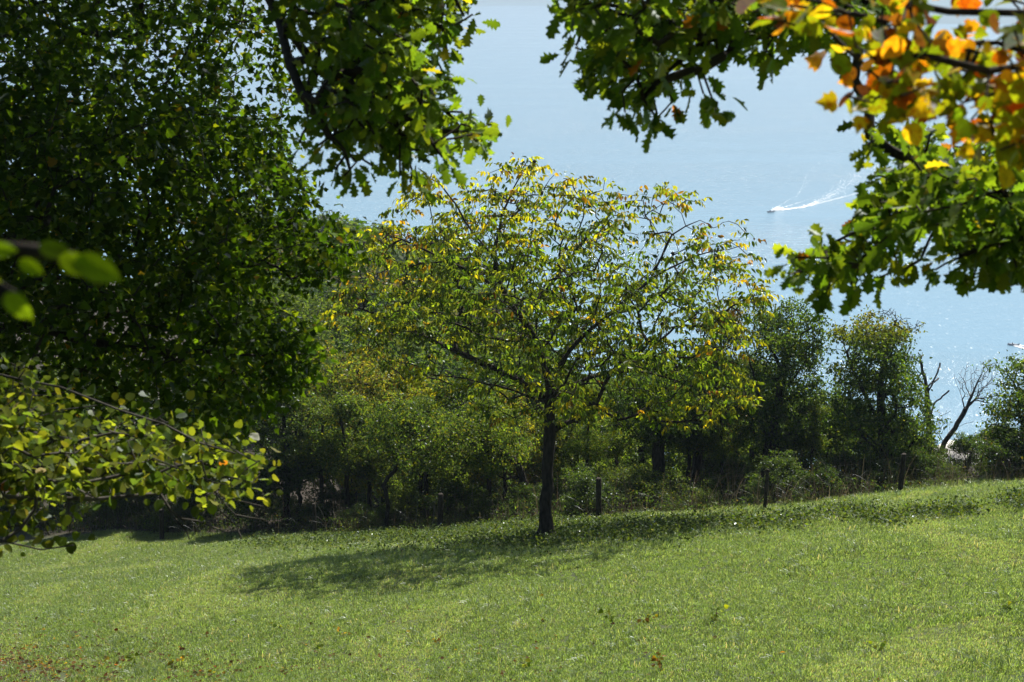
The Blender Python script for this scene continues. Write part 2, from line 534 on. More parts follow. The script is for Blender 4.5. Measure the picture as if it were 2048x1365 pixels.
def fan_leaf(outline, droop=0.2, fold=0.12):
    V = np.array([(0, 0.42, 0)] + [(x, y, 0) for x, y in outline], dtype=float)
    V[:, 2] = np.abs(V[:, 0]) * fold - droop * V[:, 1] ** 2
    n = len(outline)
    return V, [[0, 1 + i, 1 + (i + 1) % n] for i in range(n)]

OAK_A = leaf_from_halves([(0.05, 0.10), (0.13, 0.20), (0.09, 0.27), (0.24, 0.38), (0.13, 0.45), (0.33, 0.60), (0.17, 0.64), (0.30, 0.80), (0.14, 0.83), (0.15, 0.95)], wob=0.012, seed=1)
OAK_B = leaf_from_halves([(0.04, 0.12), (0.16, 0.24), (0.10, 0.32), (0.28, 0.47), (0.15, 0.53), (0.34, 0.70), (0.18, 0.74), (0.24, 0.90), (0.10, 0.92)], droop=0.3, fold=0.1, wob=0.015, seed=2)
OAK_C = leaf_from_halves([(0.06, 0.10), (0.17, 0.22), (0.12, 0.30), (0.30, 0.42), (0.16, 0.50), (0.36, 0.66), (0.2, 0.72), (0.27, 0.86), (0.12, 0.9)], droop=0.05, fold=0.35, wob=0.02, seed=3)
_mp = [(0.0, 0.0), (0.16, 0.02), (0.30, -0.06), (0.28, 0.12), (0.42, 0.16), (0.56, 0.34), (0.36, 0.40), (0.30, 0.50), (0.30, 0.70), (0.16, 0.66), (0.0, 1.0)]
MAPLE_A = fan_leaf(_mp + [(-x, y) for x, y in _mp[-2:0:-1]], 0.25, 0.15)
_mq = [(0.0, 0.0), (0.2, 0.0), (0.36, 0.08), (0.5, 0.3), (0.34, 0.42), (0.4, 0.62), (0.2, 0.64), (0.0, 0.96)]
_mc = [(0.0, 0.0), (0.34, 0.0), (0.3, 0.16), (0.52, 0.34), (0.3, 0.46), (0.2, 0.66), (0.0, 1.0)]
MAPLE_C = fan_leaf(_mc + [(-x, y) for x, y in _mc[-2:0:-1]], 0.2, 0.2)
MAPLE_B = fan_leaf(_mq + [(-x, y) for x, y in _mq[-2:0:-1]], 0.1, 0.3)
ROUND_A = leaf_from_halves([(0.20, 0.02), (0.38, 0.16), (0.46, 0.38), (0.42, 0.62), (0.26, 0.84), (0.08, 0.96)], droop=0.15, fold=0.2, wob=0.01, seed=4)
ROUND_B = leaf_from_halves([(0.17, 0.0), (0.36, 0.13), (0.48, 0.36), (0.45, 0.58), (0.3, 0.8), (0.12, 0.93)], droop=0.32, fold=0.06, wob=0.02, seed=5)
ROUND_C = leaf_from_halves([(0.14, -0.03), (0.3, 0.06), (0.36, 0.16), (0.46, 0.24), (0.44, 0.4), (0.47, 0.5), (0.36, 0.68), (0.3, 0.76), (0.12, 0.9)], droop=0.45, fold=0.42, wob=0.03, seed=14)
ROUND_D = leaf_from_halves([(0.18, 0.0), (0.35, 0.1), (0.38, 0.24), (0.46, 0.36), (0.38, 0.5), (0.4, 0.62), (0.24, 0.78), (0.16, 0.93)], droop=-0.15, fold=0.3, wob=0.04, seed=15)
WALNUT_A = leaf_from_halves([(0.12, 0.10), (0.23, 0.32), (0.24, 0.55), (0.14, 0.82)], droop=0.3, fold=0.25)
WALNUT_B = leaf_from_halves([(0.10, 0.10), (0.20, 0.34), (0.20, 0.60), (0.10, 0.85)], droop=0.5, fold=0.1)
HORN_A = leaf_from_halves([(0.10, 0.03), (0.22, 0.15), (0.29, 0.34), (0.28, 0.52), (0.22, 0.7), (0.12, 0.86), (0.04, 0.95)], droop=0.12, fold=0.18, wob=0.008, seed=7)
QUAD = (np.array([(0, 0, 0), (0.3, 0.45, 0.07), (0, 1, -0.15), (-0.3, 0.45, 0.07)]), [[0, 1, 2], [0, 2, 3]])

def frames(d, n):
    d = nrm(d); x = nrm(np.cross(d, n)); z = np.cross(x, d)
    return np.stack([x, d, z], -1)         # columns: side, along, normal

def leaves_mesh(name, tmpls, which, pos, R, size, col):
    Vs, Ls, Ts, Cs = [], [], [], []; off = 0
    for t, (tv, tf) in enumerate(tmpls):
        m = which == t; n = int(m.sum())
        if n == 0: continue
        V = np.einsum('nij,kj->nki', R[m], tv) * size[m][:, None, None] + pos[m][:, None, :]
        k = len(tv)
        base = off + np.arange(n) * k
        fl = np.array([i for f in tf for i in f]); ft = np.array([len(f) for f in tf])
        Vs.append(V.reshape(-1, 3)); Ls.append((base[:, None] + fl[None, :]).ravel()); Ts.append(np.tile(ft, n))
        Cs.append(np.repeat(col[m], k, axis=0)); off += n * k
    return raw_mesh(name, np.concatenate(Vs), np.concatenate(Ls), np.concatenate(Ts), np.concatenate(Cs))

def palette(rng, n, cols, weights, jit=0.18):
    cols = np.array(cols); w = np.array(weights, dtype=float); w /= w.sum()
    c = cols[rng.choice(len(cols), n, p=w)]
    return np.clip(c * np.exp(rng.normal(0, jit, (n, 1))) * np.exp(rng.normal(0, jit * 0.3, (n, 3))), 0.002, 0.9)

def in_poly(x, y, poly):
    poly = np.array(poly, dtype=float); ins = np.zeros(len(x), dtype=bool); dmin = np.full(len(x), 1e9)
    for i in range(len(poly)):
        x1, y1 = poly[i]; x2, y2 = poly[(i + 1) % len(poly)]
        c = ((y1 > y) != (y2 > y)) & (x < (x2 - x1) * (y - y1) / (y2 - y1 + 1e-9) + x1)
        ins ^= c
        L2 = (x2 - x1) ** 2 + (y2 - y1) ** 2 + 1e-9
        t = np.clip(((x - x1) * (x2 - x1) + (y - y1) * (y2 - y1)) / L2, 0, 1)
        dmin = np.minimum(dmin, np.hypot(x - x1 - t * (x2 - x1), y - y1 - t * (y2 - y1)))
    return ins, dmin

def crown_points(rng, poly, d0, D, n, R=120.0, min_depth=0.15, dens=None, squash=1.0):
    """n points in the rounded crown volume whose outline seen from the meadow path is poly; d0 mid depth, D half depth"""
    poly = np.array(poly, dtype=float); lo = poly.min(0); hi = poly.max(0); out = []
    tot = 0
    while tot < n:
        x = rng.uniform(lo[0], hi[0], 4 * n); y = rng.uniform(lo[1], hi[1], 4 * n)
        ins, dm = in_poly(x, y, poly)
        h = np.sqrt(np.clip(1 - (1 - np.minimum(dm / R, 1)) ** 2, 0, 1))
        keep = ins & (rng.uniform(0, 1, len(x)) < np.maximum(h, min_depth))
        if dens is not None:
            keep &= rng.uniform(0, 1, len(x)) < dens(x, y)
        x, y, h = x[keep], y[keep], np.maximum(h[keep], min_depth)
        d = d0 + D * h * rng.uniform(-1, 1, len(x))
        # the outline is that of the crown's middle plane
        p = d0 * (FWD[None] + ((x - 1024) / FPX)[:, None] * RGT + ((682.5 - y) / FPX)[:, None] * UPV)
        ray = nrm(p) * (1 - squash) + squash * np.array([0, 1.0, -0.12])
        out.append(p + ray * ((d - d0))[:, None]); tot += len(x)
    return np.concatenate(out)[:n]

def build_tree(name, label, cat, sk, base, bark, leafmat, tmpls, pos, R, size, col, group=None, singles=300, k_thick=7, limb_names=('trunk', 'limb'), leafname='leaf'):
    """thing > trunk, limb, twigs, leaf ..., leaves"""
    base = np.array(base, dtype=float)
    root = thing(name, base, label, cat, group)
    allidx = np.arange(len(sk.P))
    for g in sorted(set(sk.grp.tolist())):
        if g < 0: continue
        idx = allidx[sk.grp == g]
        if len(idx[sk.par[idx] >= 0]) == 0: continue
        add(limb_names[0] if g == 0 else limb_names[1], tube_mesh('limb', sk, idx, base, 9 if g == 0 else k_thick), bark, root)
    idx = allidx[sk.grp < 0]
    thick = idx[sk.r[idx] > 0.012]; thin = idx[sk.r[idx] <= 0.012]
    if len(thick): add('branches', tube_mesh('branches', sk, thick, base, 5), bark, root, kind='stuff')
    if len(thin): add('twigs', tube_mesh('twigs', sk, thin, base, 3), bark, root, kind='stuff')
    if pos is None:
        return root
    rng = np.random.default_rng(len(pos))
    which = rng.integers(0, len(tmpls), len(pos))
    own = np.zeros(len(pos), dtype=bool)
    if singles:
        px, py, d = proj(pos + R[:, :, 1] * size[:, None] * 0.5)
        vis = (px > -10) & (px < 2058) & (py > -10) & (py < 1375)
        order = np.argsort(np.where(vis, d / size, 1e9))
        order = order[:min(singles, int(vis.sum()))]
        own[order] = True
        variants = {}
        for i in order:
            key = (int(which[i]), int(rng.integers(0, 14)))
            if key not in variants:
                tv, tf = tmpls[key[0]]
                variants[key] = polys_mesh('leaf', tv, tf, np.tile(col[i], (len(tv), 1)))
                variants[key].materials.append(leafmat)
            o = bpy.data.objects.new(leafname, variants[key]); COL.objects.link(o); o.parent = root
            M = Matrix([[*(R[i][0] * size[i]), pos[i][0] - base[0]], [*(R[i][1] * size[i]), pos[i][1] - base[1]], [*(R[i][2] * size[i]), pos[i][2] - base[2]], [0, 0, 0, 1]])
            o.matrix_local = M
    r = ~own
    if r.any():
        add('leaves', leaves_mesh('leaves', tmpls, which[r], pos[r] - base, R[r], size[r], col[r]), leafmat, root, kind='stuff')
    return root

def leaf_clusters(sk, sel, rng, per, size, droop=0.35, spread=0.8, off=0.04, up=0.6, fwd=0.6, face=None):
    """per leaves round each node in sel -> pos, frames, size"""
    n = len(sel) * per
    P0 = np.repeat(sk.P[sel], per, axis=0); D = np.repeat(sk.dir[sel], per, axis=0)
    d = D * fwd + rng.normal(0, spread, (n, 3)) * np.array([1, 1, 0.7]); d[:, 2] -= droop
    d = nrm(d)
    pos = P0 + rng.normal(0, off, (n, 3)) + d * off * 0.7 - D * rng.uniform(0, 1, (n, 1)) * off * 2
    nn = rng.normal(0, 0.55, (n, 3)); nn[:, 2] += up
    if face is not None:
        nn += face
    R = frames(d, nrm(nn))
    s = rng.uniform(size[0], size[1], n)
    return pos, R, s

GREEN = [(0.045, 0.085, 0.018), (0.065, 0.11, 0.02), (0.085, 0.13, 0.022), (0.11, 0.14, 0.02), (0.22, 0.19, 0.02), (0.25, 0.09, 0.015)]

# ------------------------------------------------------------------ walnut tree in the middle of the meadow
M_HUSK = plain_mat('black_walnut_husk', (0.02, 0.016, 0.014), 0.8)
def make_walnut():
    rng = np.random.default_rng(11)
    d0 = 36.2
    poly = [(1040, 330), (1100, 352), (1210, 384), (1250, 404), (1330, 388), (1440, 432), (1490, 480), (1505, 560), (1520, 592), (1488, 620), (1480, 700),
            (1495, 780), (1480, 812), (1420, 836), (1350, 842), (1300, 826), (1220, 838), (1130, 836), (1060, 822), (980, 812), (900, 775), (820, 762),
            (760, 705), (685, 665), (678, 605), (720, 562), (740, 480), (790, 444), (850, 362), (960, 342)]
    base = P(1090, 1070, d0); base[2] = ground_z(base[0], base[1]) - 0.05
    by = base[1]
    def q(px, py, dd=0.0):
        return P(px, py, d0 + dd)
    sk = Skeleton(3)
    sk.limb([base, q(1092, 1000), q(1096, 920), q(1099, 840), q(1100, 770)], 0, 0.3, 0.012)
    sk.limb([q(1098, 815), q(1052, 768, .3), q(985, 738, .6), q(890, 692, 1.0), q(785, 642, 1.2), q(700, 612, 1.0)], 1)
    sk.limb([q(1100, 770), q(1076, 692, -.2), q(1038, 632, -.3), q(1002, 575, -.2), q(988, 520, 0), q(1005, 430, .2), q(1040, 350, .2)], 2)
    sk.limb([q(1040, 634, -.3), q(1105, 565, .4), q(1170, 480, .9), q(1235, 415, 1.2)], 3)
    sk.limb([q(1100, 765), q(1150, 690, -.6), q(1228, 622, -1.2), q(1300, 560, -1.4), q(1345, 470, -1.3), q(1400, 440, -1.2)], 4)
    sk.limb([q(1300, 560, -1.4), q(1400, 510, -1.6), q(1480, 495, -1.5)], 5)
    sk.limb([q(1103, 800), q(1175, 757, .5), q(1255, 742, 1.0), q(1350, 762, 1.3), q(1460, 800, 1.4)], 6)
    sk.limb([q(1002, 575, -.2), q(930, 540, -.8), q(855, 500, -1.2), q(775, 470, -1.3)], 7)
    sk.limb([q(988, 520), q(930, 440, .5), q(880, 370, .8)], 8)
    sk.limb([q(1100, 780), q(1080, 700, -1.6), q(1050, 640, -3.0), q(1020, 620, -4.0)], 9)
    sk.limb([q(1100, 775), q(1140, 690, 1.6), q(1180, 640, 3.0), q(1200, 610, 4.2)], 10)
    sk.limb([q(1099, 805), q(1130, 770, -1.5), q(1220, 770, -3.0), q(1280, 800, -3.6)], 11)
    sk.limb([q(1098, 812), q(1030, 780, -1.4), q(930, 760, -2.6), q(860, 750, -3.0)], 12)
    dens = lambda x, y: np.where((x > 1195) & (x < 1420) & (y < 560), 0.45, np.where(y < 470, 0.8, 1.0))
    C = crown_points(rng, poly, d0, 4.6, 900, R=260, min_depth=0.12, dens=dens, squash=0.6)
    C = C[(C[:, 1] > d0 - 0.8) | (rng.uniform(0, 1, len(C)) < 0.55)][:530]
    A = np.repeat(C, 3, axis=0) + rng.normal(0, 0.22, (len(C) * 3, 3)) * np.array([1, 1, 0.6])
    # a few points right on the outline so that the edge is twiggy
    pl = np.array(poly); e = rng.integers(0, len(pl), 170); t = rng.uniform(0, 1, (170, 1))
    xy = pl[e] * (1 - t) + pl[(e + 1) % len(pl)] * t + rng.normal(0, 9, (170, 2))
    E = np.array([q(x, y, rng.normal(0, 0.7)) for x, y in xy])
    sk.grow(np.concatenate([A, E]), bf=0.22, seg=0.35, wig=0.045, sag=0.03)
    sk.finish(0.165, 2.35, 0.006)
    # flare at the foot
    h = sk.P[:, 2] - base[2]
    sk.r = np.where(sk.grp == 0, sk.r * 0.92 * (1 + 1.25 * np.exp(-np.maximum(h, 0) / 0.26)), sk.r)
    tips = np.where(sk.tip)[0]
    # compound leaves: rachis with 5-7 drooping leaflets
    n_c = len(tips) * 3
    c0 = np.repeat(sk.P[tips], 3, axis=0) + rng.normal(0, 0.07, (n_c, 3)); cd = np.repeat(sk.dir[tips], 3, axis=0)
    rd = cd * 0.55 + rng.normal(0, 0.7, (n_c, 3)); rd[:, 2] = np.abs(rd[:, 2]) * 0.25 + 0.08; rd = nrm(rd)
    px, py, _ = proj(c0)
    _, edge = in_poly(px, py, poly)
    yellow = np.clip(0.05 + 0.42 * np.exp(-edge / 60.0) + 0.18 * (py < 500) - 0.1 * (py > 700), 0.02, 0.75)
    pos, dd, nn, sz, cc = [], [], [], [], []
    g = palette(rng, n_c, [(0.042, 0.07, 0.015), (0.072, 0.108, 0.019), (0.115, 0.145, 0.024)], [3.5, 4, 2.2], 0.25)
    y = palette(rng, n_c, [(0.18, 0.19, 0.018), (0.25, 0.22, 0.018), (0.27, 0.16, 0.018), (0.11, 0.055, 0.015)], [6, 2.5, 0.8, 0.5], 0.2)
    isy = rng.uniform(0, 1, n_c) < yellow
    ccol = np.where(isy[:, None], y, g)
    for k, (along, side) in enumerate([(0.10, 1), (0.12, -1), (0.22, 1), (0.24, -1), (0.33, 1), (0.34, -1), (0.40, 0)]):
        s_ax = nrm(np.cross(rd, np.array([0, 0, 1.0]))) * side
        keep = rng.uniform(0, 1, n_c) < (0.75 if k < 6 else 0.9)
        rp = c0 + rd * along; rp[:, 2] -= 0.35 * along ** 2 * 2.0
        d = s_ax * 0.75 + rd * (0.5 if side else 1.0) + rng.normal(0, 0.25, (n_c, 3)); d[:, 2] -= rng.uniform(0.25, 1.3, n_c)
        m = s_ax * 0.5 + np.array([0, 0, 0.8]) + rng.normal(0, 0.45, (n_c, 3))
        pos.append(rp[keep]); dd.append(d[keep]); nn.append(m[keep])
        sz.append(rng.uniform(0.085, 0.175, int(keep.sum()))); cc.append(ccol[keep] * np.exp(rng.normal(0, 0.12, (int(keep.sum()), 1))))
    pos = np.concatenate(pos); R = frames(nrm(np.concatenate(dd)), nrm(np.concatenate(nn)))
    root = build_tree('walnut_tree', 'spreading walnut tree with yellowing leaves standing alone on the meadow before the fence', 'tree', sk, base,
               M_BARK, M_LEAF_WALNUT, [WALNUT_A, WALNUT_B], pos, R, np.concatenate(sz), np.concatenate(cc), leafname='leaflet')
    # dark drying husks at the twig ends
    hv, hf = [], []
    for j in range(5):
        for i in range(7):
            a = -math.pi / 2 + math.pi * (j / 4); hv.append((0.05 * math.cos(a) * math.cos(i * 0.8976), 0.05 * math.cos(a) * math.sin(i * 0.8976), 0.06 * math.sin(a)))
    for j in range(4):
        for i in range(7):
            hf.append((j * 7 + i, j * 7 + (i + 1) % 7, (j + 1) * 7 + (i + 1) % 7, (j + 1) * 7 + i))
    hm = polys_mesh('walnut', hv, hf); hm.materials.append(M_HUSK)
    tx, ty, _ = proj(sk.P[tips])
    for k in rng.choice(len(tips), 60, replace=False):
        o = add('walnut', hm, None, root); o.location = Vector(sk.P[tips[k]] + np.array([0, 0, 0.06])) - root.location
        o.rotation_euler = (rng.uniform(0, 1), rng.uniform(0, 1), 0)

# ------------------------------------------------------------------ near trees framing the view
def make_left_maple():
    rng = np.random.default_rng(21)
    d0 = 12.4
    poly = [(-420, -1000), (-100, -1150), (330, -1000), (520, -700), (590, -300), (600, -40), (585, 120), (565, 250), (575, 330), (620, 370), (615, 410), (668, 455), (690, 488),
            (640, 530), (570, 560), (530, 600), (600, 640), (660, 690), (640, 740), (560, 770), (520, 830), (440, 850), (330, 820), (230, 850), (120, 830), (0, 900), (-420, 950)]
    def q(px, py, dd=0.0):
        return P(px, py, d0 + dd)
    bx, byy = -8.6, 12.2
    base = np.array([bx, byy, ground_z(bx, byy) - 0.1])
    top = base + np.array([0.3, 0.1, 9.5])
    sk = Skeleton(8)
    sk.limb([base, base + (top - base) * 0.3 + np.array([0.1, 0, 0]), base + (top - base) * 0.6, top], 0, 0.4, 0.03)
    tr = lambda z: base + (top - base) * ((z - base[2]) / (top[2] - base[2]))
    sk.limb([tr(-2.7), q(-500, 640), q(-150, 655, -.4), q(80, 662, -.8), q(250, 690, -1.0), q(420, 705, -.9), q(620, 712, -.6)], 1)
    sk.limb([tr(-1.9), q(-500, 330, .3), q(-200, 330, .2), q(20, 350, 0), q(120, 420, -.4), q(160, 560, -.9), q(230, 700, -1.2), q(330, 800, -1.6)], 2)
    sk.limb([tr(-1.2), q(-500, 180, 0), q(-100, 230, -.5), q(60, 280, -.5), q(180, 350, -.4), q(320, 430, 0), q(480, 470, .3), q(640, 470, .2)], 3)
    sk.limb([tr(-0.2), q(-450, 40, 0), q(-60, 130, 0), q(150, 50, .2), q(350, 0, .4), q(420, -60, .6)], 4)
    sk.limb([tr(0.2), q(-450, -100, 1.0), q(0, -120, 1.2), q(200, 60, .8), q(330, 70, .6), q(470, 200, .5), q(560, 330, .6)], 5)
    sk.limb([tr(-3.2), q(-500, 760, -.6), q(-100, 730, -1.5), q(100, 760, -2.2), q(260, 830, -2.6), q(400, 870, -2.8)], 6)
    sk.limb([tr(1.2), q(-420, -400, .5), q(0, -500, .5), q(250, -450, .5), q(450, -250, .5)], 7)
    sk.limb([tr(1.0), q(-420, -300, -1.0), q(-100, -250, -1.6), q(150, -150, -1.8), q(300, -200, -1.6)], 8)
    dens = lambda x, y: np.clip(np.where(y < 230, 0.6, 1.0) * np.where((y < 200) & (x > 180) & (x < 560), 0.7, 1.0) * np.where((y > 560) & (x < 340), 0.55, 1.0), 0, 1) * np.where(y < 0, 0.5, 1.0)
    A = crown_points(rng, poly, d0, 3.0, 3300, R=330, min_depth=0.12, dens=dens, squash=0.5)
    # upper crown out of view, added and shaped to shade the leaves below
    sk.limb([tr(1.6), tr(1.6) + np.array([2.5, 0.6, 1.0]), (-2.8, 12.0, 3.2), (-0.6, 12.4, 3.4)], 9, 0.4, 0.04)
    sk.limb([tr(0.9), tr(0.9) + np.array([2.5, 0.2, 0.6]), (-3.0, 11.7, 2.0), (-1.0, 12.0, 1.8), (0.2, 12.4, 1.6)], 10, 0.4, 0.04)
    v = nrm(rng.normal(0, 1, (850, 3))) * rng.uniform(0, 1, (850, 1)) ** 0.33
    U = np.array([-2.4, 12.6, 2.9]) + v * np.array([3.4, 2.6, 2.2])
    U = U[U[:, 2] > 0.75]
    ends = [(650, 385), (640, 405), (700, 462), (735, 492), (715, 505), (690, 540), (655, 560), (640, 715), (665, 700), (605, 772), (560, 800), (640, 660), (625, 350), (600, 300), (500, 850), (420, 870), (620, 755)]
    E = np.concatenate([np.array([q(x - 48 + rng.normal(0, 14), y + rng.normal(0, 9), rng.normal(-.3, .5)) for k in range(5)]) for x, y in ends])
    sk.grow(np.concatenate([A, U, E]), bf=0.2, seg=0.28, wig=0.07, sag=0.02)
    sk.finish(0.24, 1.75, 0.0028, 0.06)
    tips = np.where(sk.tip)[0]
    rest = np.where((sk.grp < 0) & (sk.w < 14))[0]
    sel = np.concatenate([tips, rng.choice(rest, min(len(rest), 2600), replace=False)])
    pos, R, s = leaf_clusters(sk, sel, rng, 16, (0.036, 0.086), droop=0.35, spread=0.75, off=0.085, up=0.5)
    col = palette(rng, len(pos), [(0.018, 0.034, 0.008), (0.028, 0.05, 0.009), (0.042, 0.068, 0.011), (0.075, 0.09, 0.013), (0.15, 0.09, 0.015)], [5, 4, 2, 0.7, 0.06])  # greens darkened so the crown's deep shade is partly in the leaf colour
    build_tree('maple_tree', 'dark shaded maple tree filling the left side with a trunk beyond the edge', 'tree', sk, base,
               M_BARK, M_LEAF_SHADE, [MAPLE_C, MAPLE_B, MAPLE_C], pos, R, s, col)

def make_left_oak():
    rng = np.random.default_rng(31)
    d0 = 6.6
    poly = [(500, -420), (960, -420), (945, 20), (940, 42), (880, 70), (900, 150), (930, 228), (985, 240), (990, 285), (925, 285), (880, 290), (800, 318), (740, 305), (685, 318),
            (665, 275), (610, 270), (585, 235), (610, 190), (600, 120), (545, 0)]
    def q(px, py, dd=0.0):
        return P(px, py, d0 + dd)
    bx, byy = -4.6, 5.4
    base = np.array([bx, byy, ground_z(bx, byy) - 0.1])
    sk = Skeleton(5)
    sk.limb([base, base + np.array([0.1, 0.1, 2.2]), base + np.array([0.0, 0.3, 4.2]), base + np.array([0.3, 0.5, 6.2])], 0, 0.35, 0.02)
    sk.limb([base + np.array([0.05, 0.25, 4.1]), q(-700, -260, -1.0), q(0, -330, -.5), q(330, -240, 0), q(480, -120, 0), q(555, 30, 0), q(625, 130, 0), q(700, 185, 0), q(790, 230, 0), q(880, 262, .05), q(975, 268, .05)], 1, 0.2, 0.01)
    sk.limb([q(330, -240, 0), q(560, -200, .3), q(690, -90, .4), q(770, 30, .4), q(830, 120, .3), q(860, 200, .2)], 2, 0.2, 0.01)
    sk.limb([q(560, -200, .3), q(760, -190, -.2), q(880, -70, -.3), q(930, 30, -.3)], 3, 0.2, 0.01)
    sk.limb([q(555, 30, 0), q(600, 180, -.4), q(660, 270, -.4), q(720, 330, -.4)], 4, 0.2, 0.01)
    dens = lambda x, y: np.where((x < 640) & (y > 100) & (y < 270), 0.35, 1.0) * np.where(y < 0, 0.6, 1)
    A = crown_points(rng, poly, d0, 1.0, 640, R=170, min_depth=0.12, dens=dens, squash=0.3)
    E = np.array([q(x, y, rng.normal(0, .2)) for x, y in [(960, 262), (985, 245), (978, 282), (945, 270), (925, 225), (905, 160), (895, 110), (885, 75), (930, 40), (945, 30), (800, 352), (825, 345), (745, 332), (688, 352), (670, 340), (702, 350), (885, 315), (880, 290), (630, 295), (600, 285), (612, 190), (820, 365)]])
    sk.grow(np.concatenate([A, E]), bf=0.2, seg=0.14, wig=0.06, sag=0.01)
    sk.finish(0.22, 1.55, 0.003, 0.022)
    tips = np.where(sk.tip)[0]
    pos, R, s = leaf_clusters(sk, tips, rng, 7, (0.05, 0.108), droop=0.4, spread=0.75, off=0.024, up=0.45)
    col = palette(rng, len(pos), GREEN, [3, 4, 4, 2, 0.25, 0.06])
    build_tree('oak_tree', 'oak tree whose lobed leafy bough hangs from the upper left beside the open lake', 'tree', sk, base,
               M_BARK, M_LEAF, [OAK_A, OAK_B, OAK_C], pos, R, s, col)

def make_right_oak():
    rng = np.random.default_rng(41)
    d0 = 5.7
    polyA = [(1122, -330), (1800, -330), (1780, 60), (1720, 110), (1640, 90), (1550, 120), (1500, 80), (1460, 100), (1385, 112), (1415, 150), (1425, 200), (1395, 205), (1345, 215), (1300, 228), (1245, 208), (1216, 165),
             (1185, 160), (1150, 100), (1132, 30)]
    polyB = [(1735, 250), (1780, 215), (1860, 240), (2120, 260), (2300, 200), (2300, 560), (2040, 550), (1960, 562), (1930, 530), (1885, 530), (1850, 485), (1810, 485), (1770, 535), (1710, 550), (1640, 560), (1600, 545), (1575, 545),
             (1595, 510), (1660, 482), (1715, 455), (1745, 385), (1765, 330), (1790, 290)]
    def q(px, py, dd=0.0):
        return P(px, py, d0 + dd)
    bx, byy = 4.4, 4.9
    base = np.array([bx, byy, ground_z(bx, byy) - 0.1])
    sk = Skeleton(6)
    sk.limb([base, base + np.array([0.0, 0.1, 2.0]), base + np.array([-0.2, 0.3, 4.0]), base + np.array([-0.3, 0.5, 5.8])], 0, 0.35, 0.02)
    sk.limb([base + np.array([-0.1, 0.2, 3.0]), q(2700, 250, 0), q(2400, 290, 0), q(2150, 330, 0), q(2000, 365, 0), q(1890, 405, 0), q(1800, 460, 0), q(1720, 525, 0), q(1650, 545, 0), q(1605, 535, 0)], 1, 0.2, 0.01)
    sk.limb([q(2000, 365, 0), q(1900, 330, .4), q(1840, 300, .5), q(1780, 270, .5)], 2, 0.2, 0.01)
    sk.limb([q(2150, 330, 0), q(2060, 420, -.3), q(1990, 480, -.4), q(1930, 510, -.4)], 3, 0.2, 0.01)
    sk.limb([base + np.array([-0.2, 0.35, 4.3]), q(2500, -350, .4), q(2100, -330, .4), q(1800, -250, .3), q(1560, -160, .2), q(1400, -120, .1), q(1318, -30, 0), q(1306, 60, 0), q(1318, 90, 0), q(1304, 140, 0), q(1308, 190, 0), q(1315, 235, 0)], 4, 0.2, 0.01)
    sk.limb([q(1560, -160, .2), q(1450, -60, -.3), q(1430, 30, -.3), q(1440, 90, -.3)], 5, 0.2, 0.01)
    sk.limb([q(1400, -120, .1), q(1250, -80, .3), q(1180, 20, .3), q(1160, 90, .3)], 6, 0.2, 0.01)
    sk.limb([q(1800, -250, .3), q(1700, -100, .3), q(1640, 30, .3), q(1600, 70, .3)], 7, 0.2, 0.01)
    densA = lambda x, y: np.where((y > 110) & (x > 1320), 0.6, np.where(y > 40, 0.75, 1.0)) * np.where(y < 0, 0.55, 1)
    A = crown_points(rng, polyA, d0, 0.9, 480, R=150, min_depth=0.12, dens=densA, squash=0.3)
    densB = lambda x, y: np.where((y < 320), 0.55, 1.0)
    B = crown_points(rng, polyB, d0, 0.9, 420, R=150, min_depth=0.12, dens=densB, squash=0.3)
    E = np.array([q(x, y, rng.normal(0, .2)) for x, y in [(1135, 10), (1140, 60), (1150, 95), (1190, 150), (1185, 140), (1430, 220), (1425, 200), (1250, 225), (1300, 250), (1320, 248), (1215, 170), (1465, 95), (1545, 115), (1530, 105),
                                                          (1590, 515), (1580, 550), (1605, 520), (1655, 580), (1645, 575), (1700, 570), (1760, 555), (1735, 290), (1740, 270), (1840, 520), (1945, 560), (1870, 540), (1665, 485), (1700, 560), (2035, 545), (1800, 545)]])
    sk.grow(np.concatenate([A, B, E]), bf=0.2, seg=0.14, wig=0.06, sag=0.01)
    sk.finish(0.22, 1.55, 0.003, 0.022)
    tips = np.where(sk.tip)[0]
    pos, R, s = leaf_clusters(sk, tips, rng, 7, (0.05, 0.108), droop=0.45, spread=0.75, off=0.024, up=0.4)
    col = palette(rng, len(pos), GREEN, [3, 4, 4, 2.5, 0.3, 0.08])
    build_tree('oak_tree', 'oak tree on the right with lobed boughs hanging against the glittering lake', 'tree', sk, base,
               M_BARK, M_LEAF, [OAK_A, OAK_B, OAK_C], pos, R, s, col)

